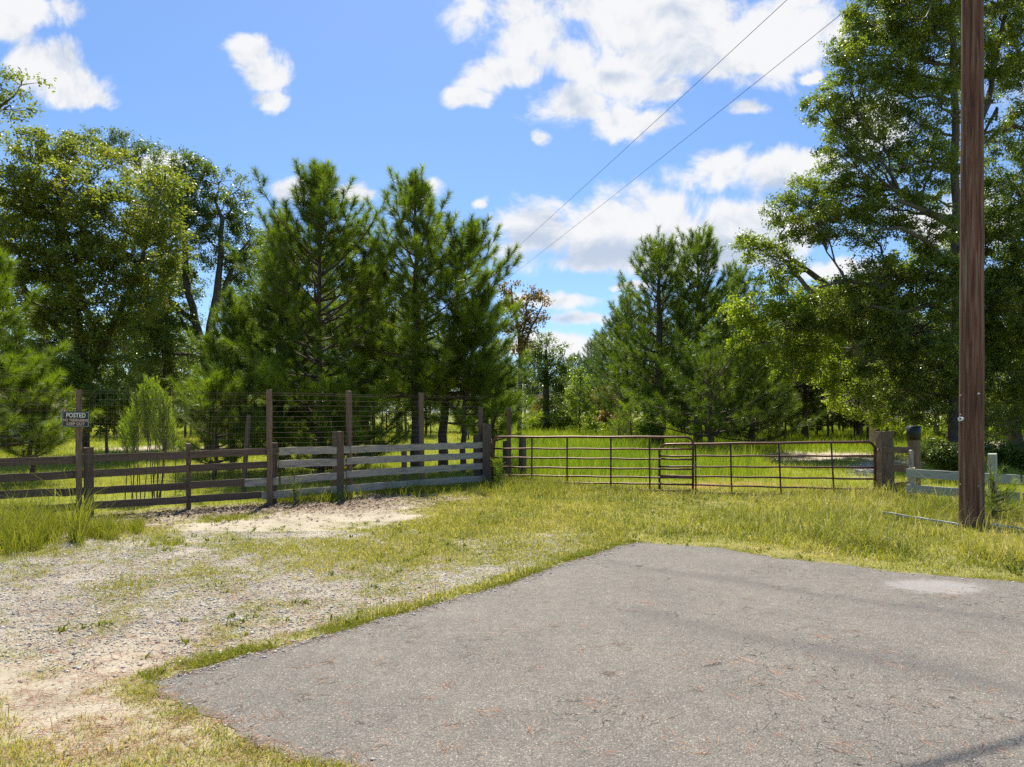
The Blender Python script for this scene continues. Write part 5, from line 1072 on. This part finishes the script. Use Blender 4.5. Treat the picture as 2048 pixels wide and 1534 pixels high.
    broadleaf('autumn_sapling', 'sparse tree with brown autumn leaves behind the right end of the pines', 'tree', (1040, 38.0), [[(1038, 885, 0, .14), (1040, 760, 0, .12), (1038, 660, 0, .09), (1024, 600, 0, .06), (1022, 570, 0, .03)], [(1040, 720, 0, .08), (1062, 655, 0, .06), (1085, 610, 0, .03)], [(1040, 690, 0, .07), (1052, 640, 0, .05), (1055, 590, 0, .03)]],
              [(1020,580,18,16,0,.9),(1012,612,18,22,0,1),(1036,620,18,22,0,.8),(1058,590,20,15,0,.9),(1085,600,16,14,0,1),(1075,632,22,18,0,1),(1050,655,22,18,0,1.1),(1045,690,22,20,0,1.2),(1020,650,18,20,0,.8)], (.15, .09), 'dry', 'bark', dens=2.6, perclump=40, cl_r=.42, seed=407, vmean=.5)
    broadleaf('oak_tree', 'rounded dark oak at the far left of the field opening', 'oak tree', (1092, 58.0), [[(1092, 866, 0, .3), (1092, 780, 0, .25), (1092, 700, 0, .12)]], [(1095,695,38,28,0,1),(1075,740,35,35,0,1.1),(1112,745,32,35,0,1.1),(1090,790,42,35,0,1.2),(1060,700,25,20,0,.8),(1132,725,18,22,0,.8),(1110,820,25,22,0,1)], (.19, .10), 'oak', 'bark', dens=1.0, perclump=60, cl_r=.6, seed=408, vmean=.32)
    broadleaf('young_tree', 'young yellow-green tree in the middle of the far field opening', 'tree', (1160, 50.0), [[(1158, 868, 0, .08), (1160, 800, 0, .06), (1162, 750, 0, .03)]], [(1160,755,16,18,0,1.4),(1158,790,24,22,0,1.4),(1165,825,26,20,0,1.3)], (.17, .11), 'bright', 'bark', dens=1.7, perclump=38, cl_r=.5, seed=409, vmean=.4)
    broadleaf('young_tree', 'young bright-leaved tree against the forked trunk of the right pine pair', 'tree', (1302, 31.5), [[(1305, 890, 0, .05), (1303, 830, 0, .04), (1300, 790, 0, .02)]], [(1295,790,18,18,0,1.5),(1306,825,20,22,0,1.5),(1300,860,22,16,0,1.5)], (.11, .08), 'bright', 'bark', dens=3.0, perclump=40, cl_r=.3, seed=410, vmean=.25)
    # low bushes along the far end of the field
    bs = [(1082,820,20,24,60,'dry'),(1120,838,22,14,55,'bright'),(1145,845,18,12,56,'bright'),(1180,840,20,14,56,'bright'),(1205,800,24,26,54,'dry'),(1222,838,24,16,52,'dry'),(1236,812,16,18,50,'dry'),(1192,852,22,10,50,'bright'),(1100,852,22,9,58,'bright'),(1060,848,24,12,58,'bright'),(1252,850,20,12,46,'bright')]
    words = ['brownish bush under the rounded far oak', 'yellow-green bush right of the rounded far oak foot', 'small bright bush between two larger far bushes', 'bright bush under the young yellow-green tree', 'russet bush behind the young yellow-green tree', 'russet bush in front of the open bluish pine', 'upper russet bush touching the bluish pine boughs', 'lowest bright bush at the far field edge', 'flat bright bush at the foot of the rounded far oak', 'bright bush at the left end of the far field edge', 'bright bush beside the tiny field pine']
    for k, (px, py, rx, ry, Y, mt) in enumerate(bs):
        gy = HZ+F*CH/Y; broadleaf('bush', words[k], 'bush', (px, float(Y)), [[(px, gy+2, 0, .04), (px, py, 0, .02)]], [(px, py, rx, ry, 0, 1.6), (px+rx*.3, (py+gy)/2+2, rx*.8, max(5, (gy-py)/2), 0, 1.3)], (.17, .10), mt, 'bark', dens=1.5, perclump=36, cl_r=.42, seed=500+k, vmean=.45, group='bushes at the far field edge')
left_trees()

def fennel():
    r = random.Random(77)
    def plant(label, px, Y, stems, hs):
        x0 = (px-1024)/F*Y; t = empty('dog_fennel', (x0, Y, 0), label, 'weed', 'feathery weeds'); mb = MB(); P = []; D = []; Ln = []
        for (tx, ty) in stems:
            top = W(tx, ty, Y+r.uniform(-.2, .2)); b = Vector((x0+r.uniform(-.15, .15)+(top.x-x0)*.25, Y+r.uniform(-.15, .15), 0)); pts = []
            for i in range(9): q = i/8; p = b.lerp(top, q)+Vector((math.sin(q*3)*.03, 0, 0)); pts.append(p)
            mb.tube(pts, [.011*(1-.7*i/8) for i in range(9)], 5, False); L = (top-b).length; k = 0
            s = L*hs
            while s < L:
                q = s/L; p = b.lerp(top, q); az = r.random()*6.28; d = Vector((math.cos(az)*.42, math.sin(az)*.42, 1)).normalized(); l = (.22+.50*(1-q))*r.uniform(.6, 1.2)
                e = p+d*l; mb.tube([p, e], [.003, .002], 3, False); P.append(tuple(p+d*l*.15)); D.append(tuple(d)); Ln.append(l*.85); s += .015
            P.append(tuple(pts[-2])); D.append((0, 0, 1)); Ln.append(.35)
        mb.build('stem', M['bark'], t); rg = np.random.default_rng(px); P = np.array(P); V, Fc, v = needles(P, np.array(D), np.array(Ln), 30, .085, .0042, rg.uniform(.2, .9, len(P)), rg, (12, 42))
        link('foliage', np_mesh('foliage', V, Fc, dict(v=v)), M['fennel'], t)
    plant('tall feathery yellow-green weed clump behind the dark boards', 300, 14.0, [(298,768),(312,772),(286,782),(328,790),(274,800),(338,812),(306,785),(262,830),(320,800),(290,805)], .52)
    plant('lower feathery weed left of the tallest weed clump', 262, 14.1, [(254,845),(266,840),(272,855),(246,862)], .55)
    plant('lower feathery weed right of the tallest weed clump', 336, 14.2, [(338,845),(346,850),(330,860)], .55)
fennel()

def woods():
    """distant woods: a few source trees, copied"""
    rg = random.Random(9)
    src = []
    for k in range(3):
        x = 0; tm, cm, ns = pine_geo(0, 0, 14, 3.0, 3.2, 900+k, per=46, nlen=.36, wd=.034, tr=.2, dz=.6, spacing=.42, shootlen=.6, vmean=.35, prof=lambda t: (1-t)**.5, nb=(4, 5))
        t = empty('pine_tree', (0, 0, 0), 'x', 'pine tree'); link('trunk', tm, M['pinebark'], t, True); link('crown', cm, M['needle_far'], t); src.append(t)
    osrc = []
    for k in range(3):
        Yc = 60.0; c = lambda x, z: (1024+F*x/Yc, HZ-(z-CH)*F/Yc)
        bl = []
        r2 = random.Random(40+k)
        for q in range(13):
            z = r2.uniform(3.5, 11.5); w = 3.2*math.sqrt(max(.1, 1-((z-7)/6.5)**2)); x = r2.uniform(-w, w); px, py = c(x, z); bl.append((px, py, 42, 32, r2.uniform(-2, 2), 1.0))
        t = broadleaf('oak_tree', 'x', 'oak tree', (1024, Yc), [[(*c(0, 0), 0, .25), (*c(.1, 4), 0, .2), (*c(-.1, 8), 0, .12), (*c(0, 10.5), 0, .05)]], bl, (.22, .13), ['oak', 'maple', 'oak'][k], 'bark', dens=.6, perclump=44, cl_r=.75, seed=950+k, vmean=.3); osrc.append(t)
    n = 0; used = set()
    def put(pool, px, Y, hpx, label, group):
        nonlocal n
        s0 = pool[rg.randrange(len(pool))]; x = (px-1024)/F*Y; H = CH+(HZ-hpx)*Y/F; base = 14.0 if pool is src else 12.6; s = H/base; sw = s*rg.uniform(.9, 1.25)
        if s0 not in used:
            used.add(s0); s0.location = (x, Y, 0); s0.scale = (sw, sw, s); s0.rotation_euler = (0, 0, rg.uniform(0, 6.28)); s0['label'] = label; s0['group'] = group
        else: copy_tree(s0, (x, Y, 0), (sw, sw, s), rg.uniform(0, 6.28), label, group)
        n += 1
    UW = ['low leafy undergrowth bush along the shaded wood edge']*4
    A = 'far pine in the woods closing the field opening'; 
    for px, Y, top in ((1120,85,735),(1150,92,715),(1183,80,690),(1205,72,672),(1222,66,650),(1250,60,640),(1135,100,722),(1172,96,720),(1050,90,700),(1010,95,705),(1075,100,720),(1290,62,640)): put(src, px, Y, top, A, 'pines in the far woods')
    for px, Y, top in ((1125,78,748),(1145,74,760),(1195,70,745),(1225,64,750),(1020,75,750)): put(osrc, px, Y, top, 'far leafy tree closing the field opening', 'leafy trees in the far woods')
    for i in range(20): put(osrc, -150+i*55+rg.uniform(-15, 15), rg.uniform(48, 66), rg.uniform(610, 690), 'shaded leafy tree in the woods behind the left trees', 'shaded trees in the left woods')
    for i in range(10): put(src, 480+i*55+rg.uniform(-15, 15), rg.uniform(50, 70), rg.uniform(620, 680), 'shaded pine in the woods behind the centre pines', 'shaded pines behind the centre pines')
    for i in range(11): put(src, 1330+i*48+rg.uniform(-15, 15), rg.uniform(46, 60), rg.uniform(590, 660), 'shaded pine in the dark woods behind the right gate', 'shaded pines in the right woods')
    for i in range(9): put(osrc, 1560+i*75+rg.uniform(-15, 15), rg.uniform(44, 62), rg.uniform(600, 680), 'shaded leafy tree in the woods behind the right trees', 'shaded trees in the right woods')
    for i in range(34): put(src if i % 2 else osrc, -250+i*78+rg.uniform(-20, 20), rg.uniform(95, 130), rg.uniform(715, 745), 'tree of the farthest wood line', 'farthest wood line')
    for i in range(46): put(osrc, -320+i*60+rg.uniform(-20, 20), rg.uniform(60, 78), rg.uniform(782, 800), UW[i % 4], 'undergrowth along the wood edge')
    for i in range(80):
        px = (rg.uniform(-60, 1000) if i < 38 else rg.uniform(1350, 2150)); put(osrc, px, rg.uniform(41, 54), rg.uniform(735, 800), 'low shaded understorey bush among the tree trunks', 'understorey of the woods')
    for i in range(16): put(osrc, 2160+i*85+rg.uniform(-20, 20), rg.uniform(34, 58), rg.uniform(560, 680), 'leafy tree of the woods right of the view', 'woods right of the view')
    for i in range(14): put(osrc, -400-60*i, rg.uniform(30, 60), 560, 'tree of the woods left of the view', 'woods left of the view') if i % 2 else None
    for t in src+osrc:
        if t not in used:
            for c in list(t.children): bpy.data.objects.remove(c)
            bpy.data.objects.remove(t)
woods()

def ordinals():
    """look-alikes of a wood: name each by its place in the row"""
    one = ['', 'first', 'second', 'third', 'fourth', 'fifth', 'sixth', 'seventh', 'eighth', 'ninth', 'tenth', 'eleventh', 'twelfth', 'thirteenth', 'fourteenth', 'fifteenth', 'sixteenth', 'seventeenth', 'eighteenth', 'nineteenth']
    ten = ['', '', 'twenty', 'thirty', 'forty', 'fifty', 'sixty', 'seventy', 'eighty']; tenth = ['', '', 'twentieth', 'thirtieth', 'fortieth', 'fiftieth', 'sixtieth', 'seventieth', 'eightieth']
    def o_(n): return one[n] if n < 20 else (tenth[n//10] if n % 10 == 0 else ten[n//10]+'-'+one[n % 10])
    gr = {}
    for o in COL.objects:
        if o.parent is None and 'group' in o and 'label' in o: gr.setdefault(o['label'], []).append(o)
    for lab, L in gr.items():
        if len(L) < 2: continue
        L.sort(key=lambda o: o.location.x/max(o.location.y, 1))
        for k, o in enumerate(L):
            pos = 'leftmost' if k == 0 else ('rightmost' if k == len(L)-1 else o_(k+1)+' from the left'); o['label'] = lab+', '+pos
ordinals()
print('objects', len(bpy.data.objects), 'tris~', sum(len(m.polygons) for m in bpy.data.meshes))
